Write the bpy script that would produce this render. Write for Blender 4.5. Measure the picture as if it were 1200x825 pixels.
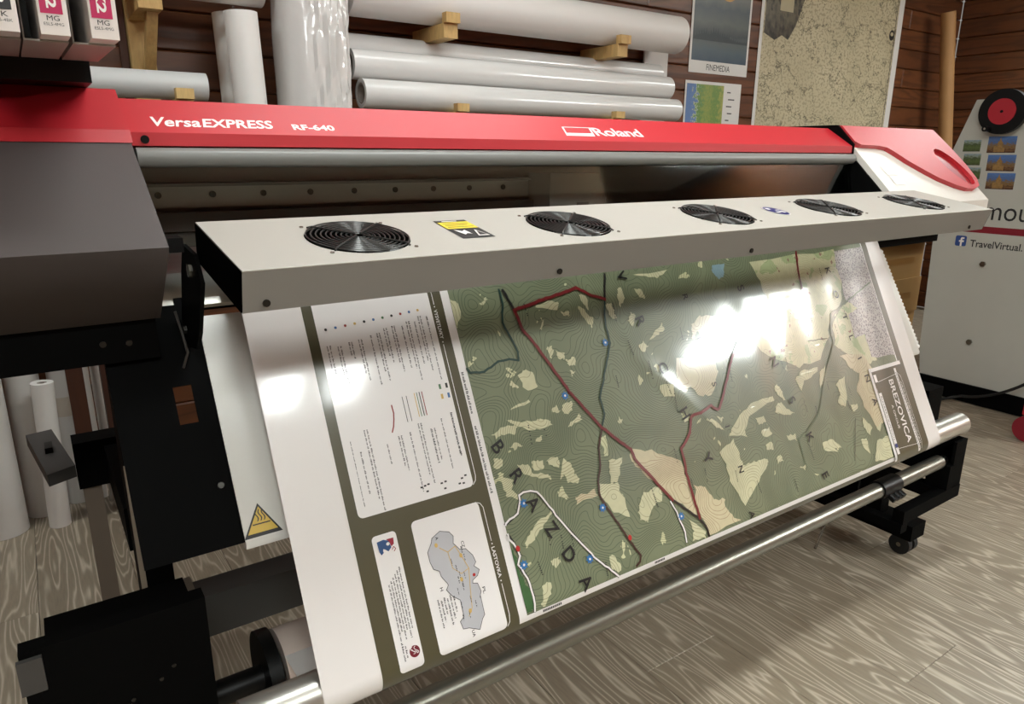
import bpy, bmesh, math, random
from mathutils import Vector, Matrix
from mathutils.geometry import tessellate_polygon

# ------------------------------------------------------------------ scene, camera, light
for o in list(bpy.data.objects):
    bpy.data.objects.remove(o, do_unlink=True)
SC = bpy.context.scene
COL = SC.collection
H = 1.13                       # height of the camera above the floor; z values below are given from eye level
PI = math.pi

yaw, pitch, roll = 0.5995620, 0.2712907, 0.0042950
fwd = Vector((math.sin(yaw)*math.cos(pitch), math.cos(yaw)*math.cos(pitch), -math.sin(pitch)))
rgt = Vector((math.cos(yaw), -math.sin(yaw), 0))
upv = rgt.cross(fwd)
r2 = rgt*math.cos(roll) + upv*math.sin(roll)
u2 = -rgt*math.sin(roll) + upv*math.cos(roll)
cam_d = bpy.data.cameras.new('camera')
cam_d.sensor_fit = 'HORIZONTAL'
cam_d.sensor_width = 36.0
cam_d.lens = 36.0*825.9/1200.0
cam_d.clip_start = 0.02
cam = bpy.data.objects.new('camera', cam_d)
COL.objects.link(cam)
cam.matrix_world = Matrix(((r2.x, u2.x, -fwd.x, 0), (r2.y, u2.y, -fwd.y, 0), (r2.z, u2.z, -fwd.z, H), (0, 0, 0, 1)))
SC.camera = cam

world = bpy.data.worlds.new('world'); SC.world = world
world.use_nodes = True
bg = world.node_tree.nodes['Background']
bg.inputs[0].default_value = (1.0, 0.95, 0.88, 1)
bg.inputs[1].default_value = 0.25
SC.view_settings.view_transform = 'Standard'
SC.view_settings.look = 'None'
SC.view_settings.gamma = 1.0
SC.view_settings.use_curve_mapping = False
SC.view_settings.exposure = 0.15

# ceiling lamps of the room: (x, y, size x, size y, watts)
LAMPS = [
    (-0.35, -1.45, 0.70, 0.70, 54),
    (1.00, -1.45, 0.20, 0.34, 9),
    (1.40, -1.45, 0.22, 0.38, 11),
    (5.22, -1.75, 0.85, 0.75, 175),
    (1.05, 0.60, 1.20, 0.30, 25),
    (4.55, 1.15, 1.20, 0.30, 19),
    (1.25, 1.80, 1.30, 0.25, 7),
    (-0.70, 1.80, 0.60, 0.25, 13),
]
CEIL = 2.48
LAMP_COL = (0.93, 0.99, 0.97)

# ------------------------------------------------------------------ materials
def lin(c):
    out = []
    for v in c:
        v /= 255.0
        out.append(v/12.92 if v <= 0.04045 else ((v+0.055)/1.055)**2.4)
    return (*out, 1.0)

MATS = {}
def mat(name, rgb, rough=0.5, metal=0.0, var=0.08, vscale=14.0, coat=0.0, coat_rough=0.05, bump=0.0, bscale=200.0, spec=0.5,
        trans=0.0, emit=None, stretch=(1, 1, 1), alpha=1.0):
    if name in MATS:
        return MATS[name]
    m = bpy.data.materials.new(name); m.use_nodes = True
    nt = m.node_tree; b = nt.nodes['Principled BSDF']
    tc = nt.nodes.new('ShaderNodeTexCoord')
    mp = nt.nodes.new('ShaderNodeMapping'); mp.inputs['Scale'].default_value = stretch
    nt.links.new(tc.outputs['Object'], mp.inputs['Vector'])
    nz = nt.nodes.new('ShaderNodeTexNoise'); nz.inputs['Scale'].default_value = vscale; nz.inputs['Detail'].default_value = 4
    nt.links.new(mp.outputs[0], nz.inputs['Vector'])
    mx = nt.nodes.new('ShaderNodeMix'); mx.data_type = 'RGBA'
    c = lin(rgb)
    mx.inputs[6].default_value = (*[v*(1-var) for v in c[:3]], 1)
    mx.inputs[7].default_value = (*[min(1, v*(1+var)) for v in c[:3]], 1)
    nt.links.new(nz.outputs['Fac'], mx.inputs[0])
    nt.links.new(mx.outputs[2], b.inputs['Base Color'])
    b.inputs['Roughness'].default_value = rough
    b.inputs['Metallic'].default_value = metal
    b.inputs['Specular IOR Level'].default_value = spec
    b.inputs['Coat Weight'].default_value = coat
    b.inputs['Coat Roughness'].default_value = coat_rough
    b.inputs['Transmission Weight'].default_value = trans
    b.inputs['Alpha'].default_value = alpha
    if emit:
        b.inputs['Emission Color'].default_value = lin(emit[0]); b.inputs['Emission Strength'].default_value = emit[1]
    if bump:
        n2 = nt.nodes.new('ShaderNodeTexNoise'); n2.inputs['Scale'].default_value = bscale; n2.inputs['Detail'].default_value = 3
        nt.links.new(mp.outputs[0], n2.inputs['Vector'])
        bp = nt.nodes.new('ShaderNodeBump'); bp.inputs['Strength'].default_value = bump; bp.inputs['Distance'].default_value = 0.002
        nt.links.new(n2.outputs['Fac'], bp.inputs['Height']); nt.links.new(bp.outputs[0], b.inputs['Normal'])
    MATS[name] = m
    return m

def N(nt, kind, **kw):
    n = nt.nodes.new(kind)
    for k, v in kw.items():
        setattr(n, k, v)
    return n
def math_node(nt, op, a, b=None, clamp=False):
    n = nt.nodes.new('ShaderNodeMath'); n.operation = op; n.use_clamp = clamp
    for i, v in enumerate((a, b)):
        if v is None: continue
        if isinstance(v, (int, float)): n.inputs[i].default_value = v
        else: nt.links.new(v, n.inputs[i])
    return n.outputs[0]
def mix_col(nt, fac, a, b):
    n = nt.nodes.new('ShaderNodeMix'); n.data_type = 'RGBA'
    for i, v in ((0, fac), (6, a), (7, b)):
        if isinstance(v, (int, float)): n.inputs[i].default_value = v
        elif isinstance(v, tuple): n.inputs[i].default_value = v
        else: nt.links.new(v, n.inputs[i])
    return n.outputs[2]

def wood(name, base, light, dark, coord_scale, rings, rough=0.5, line_pow=3.0, line_amt=0.6, bump=0.15, coat=0.0, detail=2.0):
    """wood whose grain is drawn by the level lines of a stretched noise; every object gets its own offset"""
    m = bpy.data.materials.new(name); m.use_nodes = True
    nt = m.node_tree; b = nt.nodes['Principled BSDF']
    tc = N(nt, 'ShaderNodeTexCoord'); oi = N(nt, 'ShaderNodeObjectInfo')
    off = N(nt, 'ShaderNodeVectorMath', operation='SCALE'); off.inputs[0].default_value = (37.0, 91.0, 53.0)
    nt.links.new(oi.outputs['Random'], off.inputs['Scale'])
    mp = N(nt, 'ShaderNodeMapping'); mp.inputs['Scale'].default_value = coord_scale
    nt.links.new(tc.outputs['Object'], mp.inputs['Vector'])
    add = N(nt, 'ShaderNodeVectorMath', operation='ADD')
    nt.links.new(mp.outputs[0], add.inputs[0]); nt.links.new(off.outputs[0], add.inputs[1])
    nz = N(nt, 'ShaderNodeTexNoise'); nz.inputs['Scale'].default_value = 1.0; nz.inputs['Detail'].default_value = detail
    nz.inputs['Roughness'].default_value = 0.35
    nt.links.new(add.outputs[0], nz.inputs['Vector'])
    ph = math_node(nt, 'MULTIPLY', nz.outputs['Fac'], rings*6.283)
    s = math_node(nt, 'SINE', ph)
    s01 = math_node(nt, 'MULTIPLY_ADD', s, 0.5); nt.nodes[-1].inputs[2].default_value = 0.5
    ln = math_node(nt, 'POWER', s01, line_pow)
    # fine fibres
    mp2 = N(nt, 'ShaderNodeMapping'); mp2.inputs['Scale'].default_value = tuple(v*9 for v in coord_scale)
    nt.links.new(tc.outputs['Object'], mp2.inputs['Vector'])
    fb = N(nt, 'ShaderNodeTexNoise'); fb.inputs['Scale'].default_value = 1.6; fb.inputs['Detail'].default_value = 3
    nt.links.new(mp2.outputs[0], fb.inputs['Vector'])
    big = N(nt, 'ShaderNodeTexNoise'); big.inputs['Scale'].default_value = 0.6
    nt.links.new(add.outputs[0], big.inputs['Vector'])
    c0 = mix_col(nt, big.outputs['Fac'], lin(dark), lin(base))
    tone = mix_col(nt, oi.outputs['Random'], c0, lin(base))
    c1 = mix_col(nt, math_node(nt, 'MULTIPLY', ln, line_amt), tone, lin(light))
    fac = math_node(nt, 'MULTIPLY_ADD', fb.outputs['Fac'], 0.5); nt.nodes[-1].inputs[2].default_value = 0.75
    hs = N(nt, 'ShaderNodeHueSaturation'); nt.links.new(c1, hs.inputs['Color']); nt.links.new(fac, hs.inputs['Value'])
    nt.links.new(hs.outputs[0], b.inputs['Base Color'])
    b.inputs['Roughness'].default_value = rough; b.inputs['Coat Weight'].default_value = coat
    bp = N(nt, 'ShaderNodeBump'); bp.inputs['Strength'].default_value = bump; bp.inputs['Distance'].default_value = 0.002
    nt.links.new(s01, bp.inputs['Height']); nt.links.new(bp.outputs[0], b.inputs['Normal'])
    MATS[name] = m
    return m

M_floor = wood('limed_oak_laminate', (144, 132, 114), (198, 186, 168), (120, 108, 92), (15.0, 1.5, 1.0), 15.0, rough=0.36, line_pow=5.0, line_amt=0.75, bump=0.08)
M_wall = wood('stained_spruce_board', (112, 66, 36), (60, 33, 17), (84, 46, 25), (1.3, 8.0, 13.0), 6.0, rough=0.42, line_pow=2.0, line_amt=0.55, bump=0.25, coat=0.15)
M_wall_r = wood('stained_spruce_side', (112, 66, 36), (60, 33, 17), (84, 46, 25), (8.0, 1.3, 13.0), 6.0, rough=0.42, line_pow=2.0, line_amt=0.55, bump=0.25, coat=0.15)
M_pine = wood('bare_pine', (205, 172, 112), (168, 126, 72), (190, 152, 96), (9.0, 6.0, 2.0), 4.0, rough=0.6, line_amt=0.5, bump=0.1)
M_post = wood('dark_stained_post', (70, 36, 20), (44, 22, 12), (56, 28, 16), (9.0, 9.0, 1.0), 4.0, rough=0.5, line_amt=0.5)
M_dark = mat('dark_gap', (26, 17, 12), 0.8)
M_ceil = mat('white_ceiling_paint', (225, 220, 210), 0.8)
M_red = mat('red_moulded_plastic', (186, 30, 42), 0.44, spec=0.85, var=0.05, vscale=6, bump=0.05, bscale=900)
M_redd = mat('red_moulded_plastic_deep', (150, 20, 32), 0.35, var=0.05)
M_grey = mat('grey_textured_plastic', (80, 73, 72), 0.5, var=0.05, vscale=8, bump=0.25, bscale=1400)
M_bargrey = mat('grey_satin_plastic', (120, 120, 117), 0.38, var=0.04)
M_white = mat('off_white_plastic', (216, 210, 202), 0.4, var=0.03, bump=0.08, bscale=1200)
M_alu = mat('brushed_aluminium', (205, 203, 196), 0.32, metal=0.85, var=0.08, vscale=3, stretch=(1, 60, 60))
M_steel = mat('dull_steel_tube', (140, 139, 130), 0.34, metal=0.85, var=0.14, vscale=5, stretch=(1, 8, 8))
M_sheet = mat('grey_painted_sheet', (178, 173, 165), 0.42, var=0.03, vscale=5, bump=0.06, bscale=1500)
M_apron = mat('white_heater_plate', (228, 226, 220), 0.3, var=0.03, vscale=6)
M_black = mat('black_powder_coat', (9, 9, 9), 0.6, var=0.15, spec=0.03, bump=0.15, bscale=1500)
M_blackp = mat('black_plastic', (10, 10, 10), 0.4, var=0.1, spec=0.25)
M_dgrey = mat('dark_grey_steel', (62, 60, 58), 0.45, var=0.08)
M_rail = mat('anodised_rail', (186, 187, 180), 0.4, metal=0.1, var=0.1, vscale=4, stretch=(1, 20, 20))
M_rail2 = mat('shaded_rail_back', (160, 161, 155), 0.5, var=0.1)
M_paper = mat('white_roll_paper', (226, 223, 219), 0.45, var=0.02, vscale=5)
M_paperg = mat('glossy_wrapped_paper', (222, 221, 219), 0.28, var=0.03, vscale=6, coat=0.8, coat_rough=0.12, bump=0.25, bscale=12)
M_print = mat('printed_sheet_white', (232, 227, 224), 0.35, var=0.01, coat=0.85, coat_rough=0.10)
M_olive = mat('print_olive', (78, 73, 50), 0.4, var=0.04, coat=0.85, coat_rough=0.10)
M_pwhite = mat('print_white', (234, 230, 228), 0.4, var=0.01, coat=0.85, coat_rough=0.10)
M_ptext = mat('print_black', (32, 30, 30), 0.5, var=0.05)
M_pgrey = mat('print_grey_text', (62, 59, 59), 0.5, var=0.05)
M_card = mat('brown_cardboard', (178, 140, 88), 0.75, var=0.06, bump=0.1, bscale=300)
M_tubec = mat('kraft_tube', (176, 132, 84), 0.6, var=0.1, vscale=8)
M_rubber = mat('black_rubber', (20, 20, 20), 0.6)
M_chrome = mat('zinc_screw', (160, 158, 150), 0.25, metal=1.0)
M_screwd = mat('dark_screw', (60, 58, 55), 0.35, metal=0.9)
M_lam = mat('grey_machine_paint', (190, 189, 180), 0.42, var=0.03, bump=0.08, bscale=900)
M_clearglass = None

def contour_lines(nt, uvsock, freq=66.0, width=0.0011):
    """height lines of one shared terrain, all the same width"""
    def h(dx, dy):
        a = N(nt, 'ShaderNodeVectorMath', operation='ADD'); a.inputs[1].default_value = (dx, dy, 0.0)
        nt.links.new(uvsock, a.inputs[0])
        n = N(nt, 'ShaderNodeTexNoise'); n.noise_dimensions = '2D'
        n.inputs['Scale'].default_value = 4.6; n.inputs['Detail'].default_value = 2.0; n.inputs['Roughness'].default_value = 0.42
        nt.links.new(a.outputs[0], n.inputs['Vector'])
        return n.outputs['Fac']
    e = 0.0006
    h0, h1, h2 = h(0, 0), h(e, 0), h(0, e)
    gx = math_node(nt, 'DIVIDE', math_node(nt, 'SUBTRACT', h1, h0), e)
    gy = math_node(nt, 'DIVIDE', math_node(nt, 'SUBTRACT', h2, h0), e)
    g = math_node(nt, 'SQRT', math_node(nt, 'ADD', math_node(nt, 'MULTIPLY', gx, gx), math_node(nt, 'MULTIPLY', gy, gy)))
    f = math_node(nt, 'ABSOLUTE', math_node(nt, 'SUBTRACT', math_node(nt, 'FRACT', math_node(nt, 'MULTIPLY', h0, freq)), 0.5))
    lim = math_node(nt, 'MINIMUM', math_node(nt, 'MULTIPLY', g, freq*width*0.5), 0.22)
    return math_node(nt, 'LESS_THAN', f, lim)

def map_material():
    m = bpy.data.materials.new('print_topographic_green'); m.use_nodes = True
    nt = m.node_tree; b = nt.nodes['Principled BSDF']
    uv = N(nt, 'ShaderNodeUVMap'); uv.uv_map = 'UVMap'
    line = contour_lines(nt, uv.outputs[0])
    # hill shading is part of the printed picture
    sh = N(nt, 'ShaderNodeTexNoise'); sh.inputs['Scale'].default_value = 9.0; sh.inputs['Detail'].default_value = 2
    nt.links.new(uv.outputs[0], sh.inputs['Vector'])
    green = mix_col(nt, sh.outputs['Fac'], lin((99, 108, 84)), lin((128, 136, 107)))
    # small clearings
    cl = N(nt, 'ShaderNodeTexNoise'); cl.inputs['Scale'].default_value = 21.0; cl.inputs['Detail'].default_value = 3.0; cl.inputs['Roughness'].default_value = 0.55
    cl.inputs['Distortion'].default_value = 0.6
    nt.links.new(uv.outputs[0], cl.inputs['Vector'])
    cf = math_node(nt, 'GREATER_THAN', cl.outputs['Fac'], 0.685)
    c1 = mix_col(nt, cf, green, lin((200, 200, 160)))
    c2 = mix_col(nt, math_node(nt, 'MULTIPLY', line, 0.58), c1, lin((44, 52, 34)))
    nt.links.new(c2, b.inputs['Base Color'])
    b.inputs['Roughness'].default_value = 0.4; b.inputs['Coat Weight'].default_value = 0.85; b.inputs['Coat Roughness'].default_value = 0.10
    return m
M_map = map_material()

def patch_material(name, rgb, ink=(60, 62, 40), amt=0.45, freq=0, mottled=0.0, mott=(96, 84, 100), blotch=None):
    m = bpy.data.materials.new(name); m.use_nodes = True
    nt = m.node_tree; b = nt.nodes['Principled BSDF']
    uv = N(nt, 'ShaderNodeUVMap'); uv.uv_map = 'UVMap'
    line = contour_lines(nt, uv.outputs[0])
    base = lin(rgb)
    if mottled:
        v = N(nt, 'ShaderNodeTexVoronoi'); v.inputs['Scale'].default_value = 150.0; v.feature = 'DISTANCE_TO_EDGE'
        nt.links.new(uv.outputs[0], v.inputs['Vector'])
        f = math_node(nt, 'LESS_THAN', v.outputs['Distance'], 0.14)
        n2 = N(nt, 'ShaderNodeTexNoise'); n2.inputs['Scale'].default_value = 120.0
        nt.links.new(uv.outputs[0], n2.inputs['Vector'])
        b0 = mix_col(nt, n2.outputs['Fac'], lin(mott), base)
        col = mix_col(nt, math_node(nt, 'MULTIPLY', f, mottled), b0, lin((226, 220, 214)))
    else:
        n2 = N(nt, 'ShaderNodeTexNoise'); n2.inputs['Scale'].default_value = 60.0; n2.inputs['Detail'].default_value = 3
        nt.links.new(uv.outputs[0], n2.inputs['Vector'])
        b0 = mix_col(nt, n2.outputs['Fac'], (*[v*0.86 for v in base[:3]], 1), (*[min(1, v*1.12) for v in base[:3]], 1))
        if blotch:
            n3 = N(nt, 'ShaderNodeTexNoise'); n3.inputs['Scale'].default_value = 16.0; n3.inputs['Detail'].default_value = 4; n3.inputs['Distortion'].default_value = 0.8
            nt.links.new(uv.outputs[0], n3.inputs['Vector'])
            b0 = mix_col(nt, math_node(nt, 'GREATER_THAN', n3.outputs['Fac'], 0.57), b0, lin(blotch))
            n4 = N(nt, 'ShaderNodeTexNoise'); n4.inputs['Scale'].default_value = 45.0; n4.inputs['Detail'].default_value = 2
            nt.links.new(uv.outputs[0], n4.inputs['Vector'])
            b0 = mix_col(nt, math_node(nt, 'GREATER_THAN', n4.outputs['Fac'], 0.68), b0, lin((150, 116, 100)))
        col = mix_col(nt, math_node(nt, 'MULTIPLY', line, amt), b0, lin(ink))
    nt.links.new(col, b.inputs['Base Color'])
    b.inputs['Roughness'].default_value = 0.4; b.inputs['Coat Weight'].default_value = 0.85; b.inputs['Coat Roughness'].default_value = 0.10
    return m

def picture_material(name, bands, scale=8.0, axis='Y', dist=0.25, rough=0.4, coat=0.0):
    """a printed picture: colour bands along one axis of the UV square, broken up by noise"""
    m = bpy.data.materials.new(name); m.use_nodes = True
    nt = m.node_tree; b = nt.nodes['Principled BSDF']
    uv = N(nt, 'ShaderNodeUVMap'); uv.uv_map = 'UVMap'
    sp = N(nt, 'ShaderNodeSeparateXYZ'); nt.links.new(uv.outputs[0], sp.inputs[0])
    nz = N(nt, 'ShaderNodeTexNoise'); nz.inputs['Scale'].default_value = scale; nz.inputs['Detail'].default_value = 5
    nt.links.new(uv.outputs[0], nz.inputs['Vector'])
    d = math_node(nt, 'MULTIPLY', math_node(nt, 'SUBTRACT', nz.outputs['Fac'], 0.5), dist)
    f = math_node(nt, 'ADD', sp.outputs[axis], d)
    r = N(nt, 'ShaderNodeValToRGB')
    els = r.color_ramp.elements
    els[0].position, els[0].color = bands[0][0], lin(bands[0][1])
    els[1].position, els[1].color = bands[-1][0], lin(bands[-1][1])
    for p_, c_ in bands[1:-1]:
        e = els.new(p_); e.color = lin(c_)
    nt.links.new(f, r.inputs[0]); nt.links.new(r.outputs[0], b.inputs['Base Color'])
    b.inputs['Roughness'].default_value = rough; b.inputs['Coat Weight'].default_value = coat
    return m

# ------------------------------------------------------------------ mesh helpers
def W(x, y, z):
    return Vector((x, y, z + H))

def link(name, me, m, parent=None, smooth=False):
    me.name = name
    o = bpy.data.objects.new(name, me)
    COL.objects.link(o)
    if m is not None and not me.materials:
        me.materials.append(m)
    if parent is not None:
        o.parent = parent
        o.matrix_parent_inverse = Matrix.Translation(parent.location).inverted() if parent.parent is None else Matrix.Identity(4)
    if smooth:
        for p_ in me.polygons: p_.use_smooth = True
    return o

def bm_obj(name, bm, m, parent=None, smooth=False, bevel=0.0, seg=2):
    if bevel:
        es = [e for e in bm.edges if len(e.link_faces) == 2 and e.calc_face_angle(0) > 0.35]
        bmesh.ops.bevel(bm, geom=es, offset=bevel, segments=seg, profile=0.6, affect='EDGES', clamp_overlap=True)
    bmesh.ops.recalc_face_normals(bm, faces=bm.faces)
    me = bpy.data.meshes.new(name); bm.to_mesh(me); bm.free()
    o = link(name, me, m, parent)
    if smooth:
        me.set_sharp_from_angle(angle=0.7)
        for p_ in me.polygons: p_.use_smooth = True
    return o

def thing(name, label, cat, loc, group=None):
    o = bpy.data.objects.new(name, None)
    o.empty_display_size = 0.1
    COL.objects.link(o)
    o.location = loc
    return tag(o, label, cat, group)
def tag(o, label, cat, group=None):
    o['label'] = label; o['category'] = cat
    if group: o['group'] = group
    return o
def struct(o):
    o['kind'] = 'structure'
    return o

def add_box(bm, x0, x1, y0, y1, z0, z1):
    vs = [bm.verts.new((x, y, z)) for x in (x0, x1) for y in (y0, y1) for z in (z0, z1)]
    for f in ((0, 1, 3, 2), (4, 6, 7, 5), (0, 4, 5, 1), (2, 3, 7, 6), (0, 2, 6, 4), (1, 5, 7, 3)):
        bm.faces.new([vs[i] for i in f])
def box(name, x0, x1, y0, y1, z0, z1, m, parent=None, bevel=0.003, seg=2):
    bm = bmesh.new(); add_box(bm, x0, x1, y0, y1, z0 + H, z1 + H)
    return bm_obj(name, bm, m, parent, bevel=bevel, seg=seg)

def add_prism(bm, prof, x0, x1):
    """profile of (y, z) points swept along x; returns the end loops"""
    a = [bm.verts.new(W(x0, y, z)) for y, z in prof]
    b = [bm.verts.new(W(x1, y, z)) for y, z in prof]
    n = len(prof)
    for i in range(n):
        bm.faces.new((a[i], a[(i+1) % n], b[(i+1) % n], b[i]))
    bm.faces.new(a); bm.faces.new(list(reversed(b)))
def prism(name, prof, x0, x1, m, parent=None, bevel=0.003, seg=2, smooth=False):
    bm = bmesh.new(); add_prism(bm, prof, x0, x1)
    return bm_obj(name, bm, m, parent, bevel=bevel, seg=seg, smooth=smooth)

def frame_of(d):
    d = Vector(d).normalized()
    t = Vector((0, 0, 1)) if abs(d.z) < 0.9 else Vector((1, 0, 0))
    a = d.cross(t).normalized(); b = d.cross(a).normalized()
    return d, a, b
def add_tube(bm, pts, r, seg=16, cap=True, r_list=None):
    rings = []
    pts = [Vector(p) for p in pts]
    prev = None
    for i, p in enumerate(pts):
        d = (pts[min(i+1, len(pts)-1)] - pts[max(i-1, 0)]).normalized()
        if prev is None:
            _, a, b = frame_of(d)
        else:
            a = (prev - d*prev.dot(d)).normalized(); b = d.cross(a).normalized()
        prev = a
        rr = r_list[i] if r_list else r
        rings.append([bm.verts.new(p + (a*math.cos(t) + b*math.sin(t))*rr) for t in [2*PI*k/seg for k in range(seg)]])
    for i in range(len(rings)-1):
        for k in range(seg):
            bm.faces.new((rings[i][k], rings[i][(k+1) % seg], rings[i+1][(k+1) % seg], rings[i+1][k]))
    if cap:
        bm.faces.new(list(reversed(rings[0]))); bm.faces.new(rings[-1])
    return rings
def tube(name, pts, r, m, parent=None, seg=20, smooth=True, bevel=0.0):
    bm = bmesh.new(); add_tube(bm, pts, r, seg)
    return bm_obj(name, bm, m, parent, smooth=smooth, bevel=bevel)
def hollow(name, p0, p1, r_out, r_in, m, parent=None, seg=40, flare=0.0):
    """a pipe with a wall and open ends"""
    bm = bmesh.new()
    p0, p1 = Vector(p0), Vector(p1)
    d, a, b = frame_of(p1 - p0)
    def ring(c, r): return [bm.verts.new(c + (a*math.cos(2*PI*k/seg) + b*math.sin(2*PI*k/seg))*r) for k in range(seg)]
    o0, o1, i0, i1 = ring(p0, r_out), ring(p1, r_out), ring(p0, r_in), ring(p1, r_in)
    for A, B in ((o0, o1), (o1, i1), (i1, i0), (i0, o0)):
        for k in range(seg):
            bm.faces.new((A[k], A[(k+1) % seg], B[(k+1) % seg], B[k]))
    return bm_obj(name, bm, m, parent, smooth=True)

def disc(name, c, nrm, r, t, m, parent=None, seg=32, bevel=0.0):
    c = Vector(c); n = Vector(nrm).normalized()
    return tube(name, [c, c + n*t], r, m, parent, seg, bevel=bevel)

def poly_prism(name, pts, nrm, t, m, parent=None, holes=(), bevel=0.0, uvf=None):
    """flat outline (with holes) in space, given thickness t along nrm"""
    n = Vector(nrm).normalized()
    loops = [[Vector(p) for p in pts]] + [[Vector(p) for p in h] for h in holes]
    bm = bmesh.new()
    flat = [p for l in loops for p in l]
    top = [bm.verts.new(p + n*t) for p in flat]
    bot = [bm.verts.new(p) for p in flat]
    for tri in tessellate_polygon(loops):
        try:
            bm.faces.new([top[i] for i in tri]); bm.faces.new([bot[i] for i in reversed(tri)])
        except ValueError:
            pass
    k = 0
    for l in loops:
        m_ = len(l)
        for i in range(m_):
            j = (i+1) % m_
            bm.faces.new((top[k+i], top[k+j], bot[k+j], bot[k+i]))
        k += m_
    return bm_obj(name, bm, m, parent, bevel=bevel)

FONT_CACHE = {}
def text_mesh(s, size=1.0, bold=0.0, shear=0.0, spacing=1.0, res=3):
    """triangulated glyph outline: verts [(x, y)], faces"""
    key = (s, bold, shear, spacing, res)
    if key not in FONT_CACHE:
        cu = bpy.data.curves.new('glyphs', 'FONT')
        cu.body = s; cu.size = 1.0; cu.offset = bold; cu.shear = shear; cu.space_character = spacing
        cu.resolution_u = res; cu.fill_mode = 'FRONT'
        ob = bpy.data.objects.new('glyphs', cu); COL.objects.link(ob)
        dg = bpy.context.evaluated_depsgraph_get(); dg.update()
        me = bpy.data.meshes.new_from_object(ob.evaluated_get(dg))
        FONT_CACHE[key] = ([(v.co.x, v.co.y) for v in me.vertices], [tuple(p_.vertices) for p_ in me.polygons])
        bpy.data.objects.remove(ob, do_unlink=True); bpy.data.curves.remove(cu); bpy.data.meshes.remove(me)
    vs, fs = FONT_CACHE[key]
    return [(x*size, y*size) for x, y in vs], fs
def text_fit(s, width, height, **kw):
    """glyphs scaled to a width x height box, origin at its lower left"""
    vs, fs = text_mesh(s, 1.0, **kw)
    x0, x1 = min(v[0] for v in vs), max(v[0] for v in vs)
    y0, y1 = min(v[1] for v in vs), max(v[1] for v in vs)
    return [((x-x0)/(x1-x0)*width, (y-y0)/(y1-y0)*height) for x, y in vs], fs
def lettering(name, s, org, ex, ey, width, height, m, parent=None, off=0.0004, **kw):
    vs, fs = text_fit(s, width, height, **kw)
    ex, ey = Vector(ex).normalized(), Vector(ey).normalized(); n = ex.cross(ey)
    me = bpy.data.meshes.new(name)
    me.from_pydata([Vector(org) + ex*x + ey*y + n*off for x, y in vs], [], fs)
    return link(name, me, m, parent)
def flat_poly(name, pts2, org, ex, ey, m, parent=None, off=0.0004, uvsq=False):
    """a printed shape: outline in (x, y) of a local frame"""
    ex, ey = Vector(ex).normalized(), Vector(ey).normalized(); n = ex.cross(ey)
    P = [Vector((x, y, 0)) for x, y in pts2]
    tris = tessellate_polygon([P])
    me = bpy.data.meshes.new(name)
    me.from_pydata([Vector(org) + ex*p.x + ey*p.y + n*off for p in P], [], [tuple(t) for t in tris])
    if uvsq:
        xs = [p.x for p in P]; ys = [p.y for p in P]
        ul = me.uv_layers.new(name='UVMap')
        for l in me.loops:
            p = P[l.vertex_index]
            ul.data[l.index].uv = ((p.x-min(xs))/(max(xs)-min(xs)), (p.y-min(ys))/(max(ys)-min(ys)))
    return link(name, me, m, parent)
def rect(x0, y0, x1, y1): return [(x0, y0), (x1, y0), (x1, y1), (x0, y1)]
def ellipse(cx, cy, rx, ry, n=32): return [(cx+rx*math.cos(2*PI*k/n), cy+ry*math.sin(2*PI*k/n)) for k in range(n)]
def round_rect(x0, y0, x1, y1, r, n=5):
    out = []
    for cx, cy, a0 in ((x1-r, y1-r, 0), (x0+r, y1-r, 90), (x0+r, y0+r, 180), (x1-r, y0+r, 270)):
        for k in range(n+1):
            a = math.radians(a0 + 90*k/n); out.append((cx+r*math.cos(a), cy+r*math.sin(a)))
    return out

def copy_tree(o, parent=None):
    c = o.copy(); COL.objects.link(c)
    if parent is not None: c.parent = parent
    for ch in list(o.children):
        copy_tree(ch, c)
    return c

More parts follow.
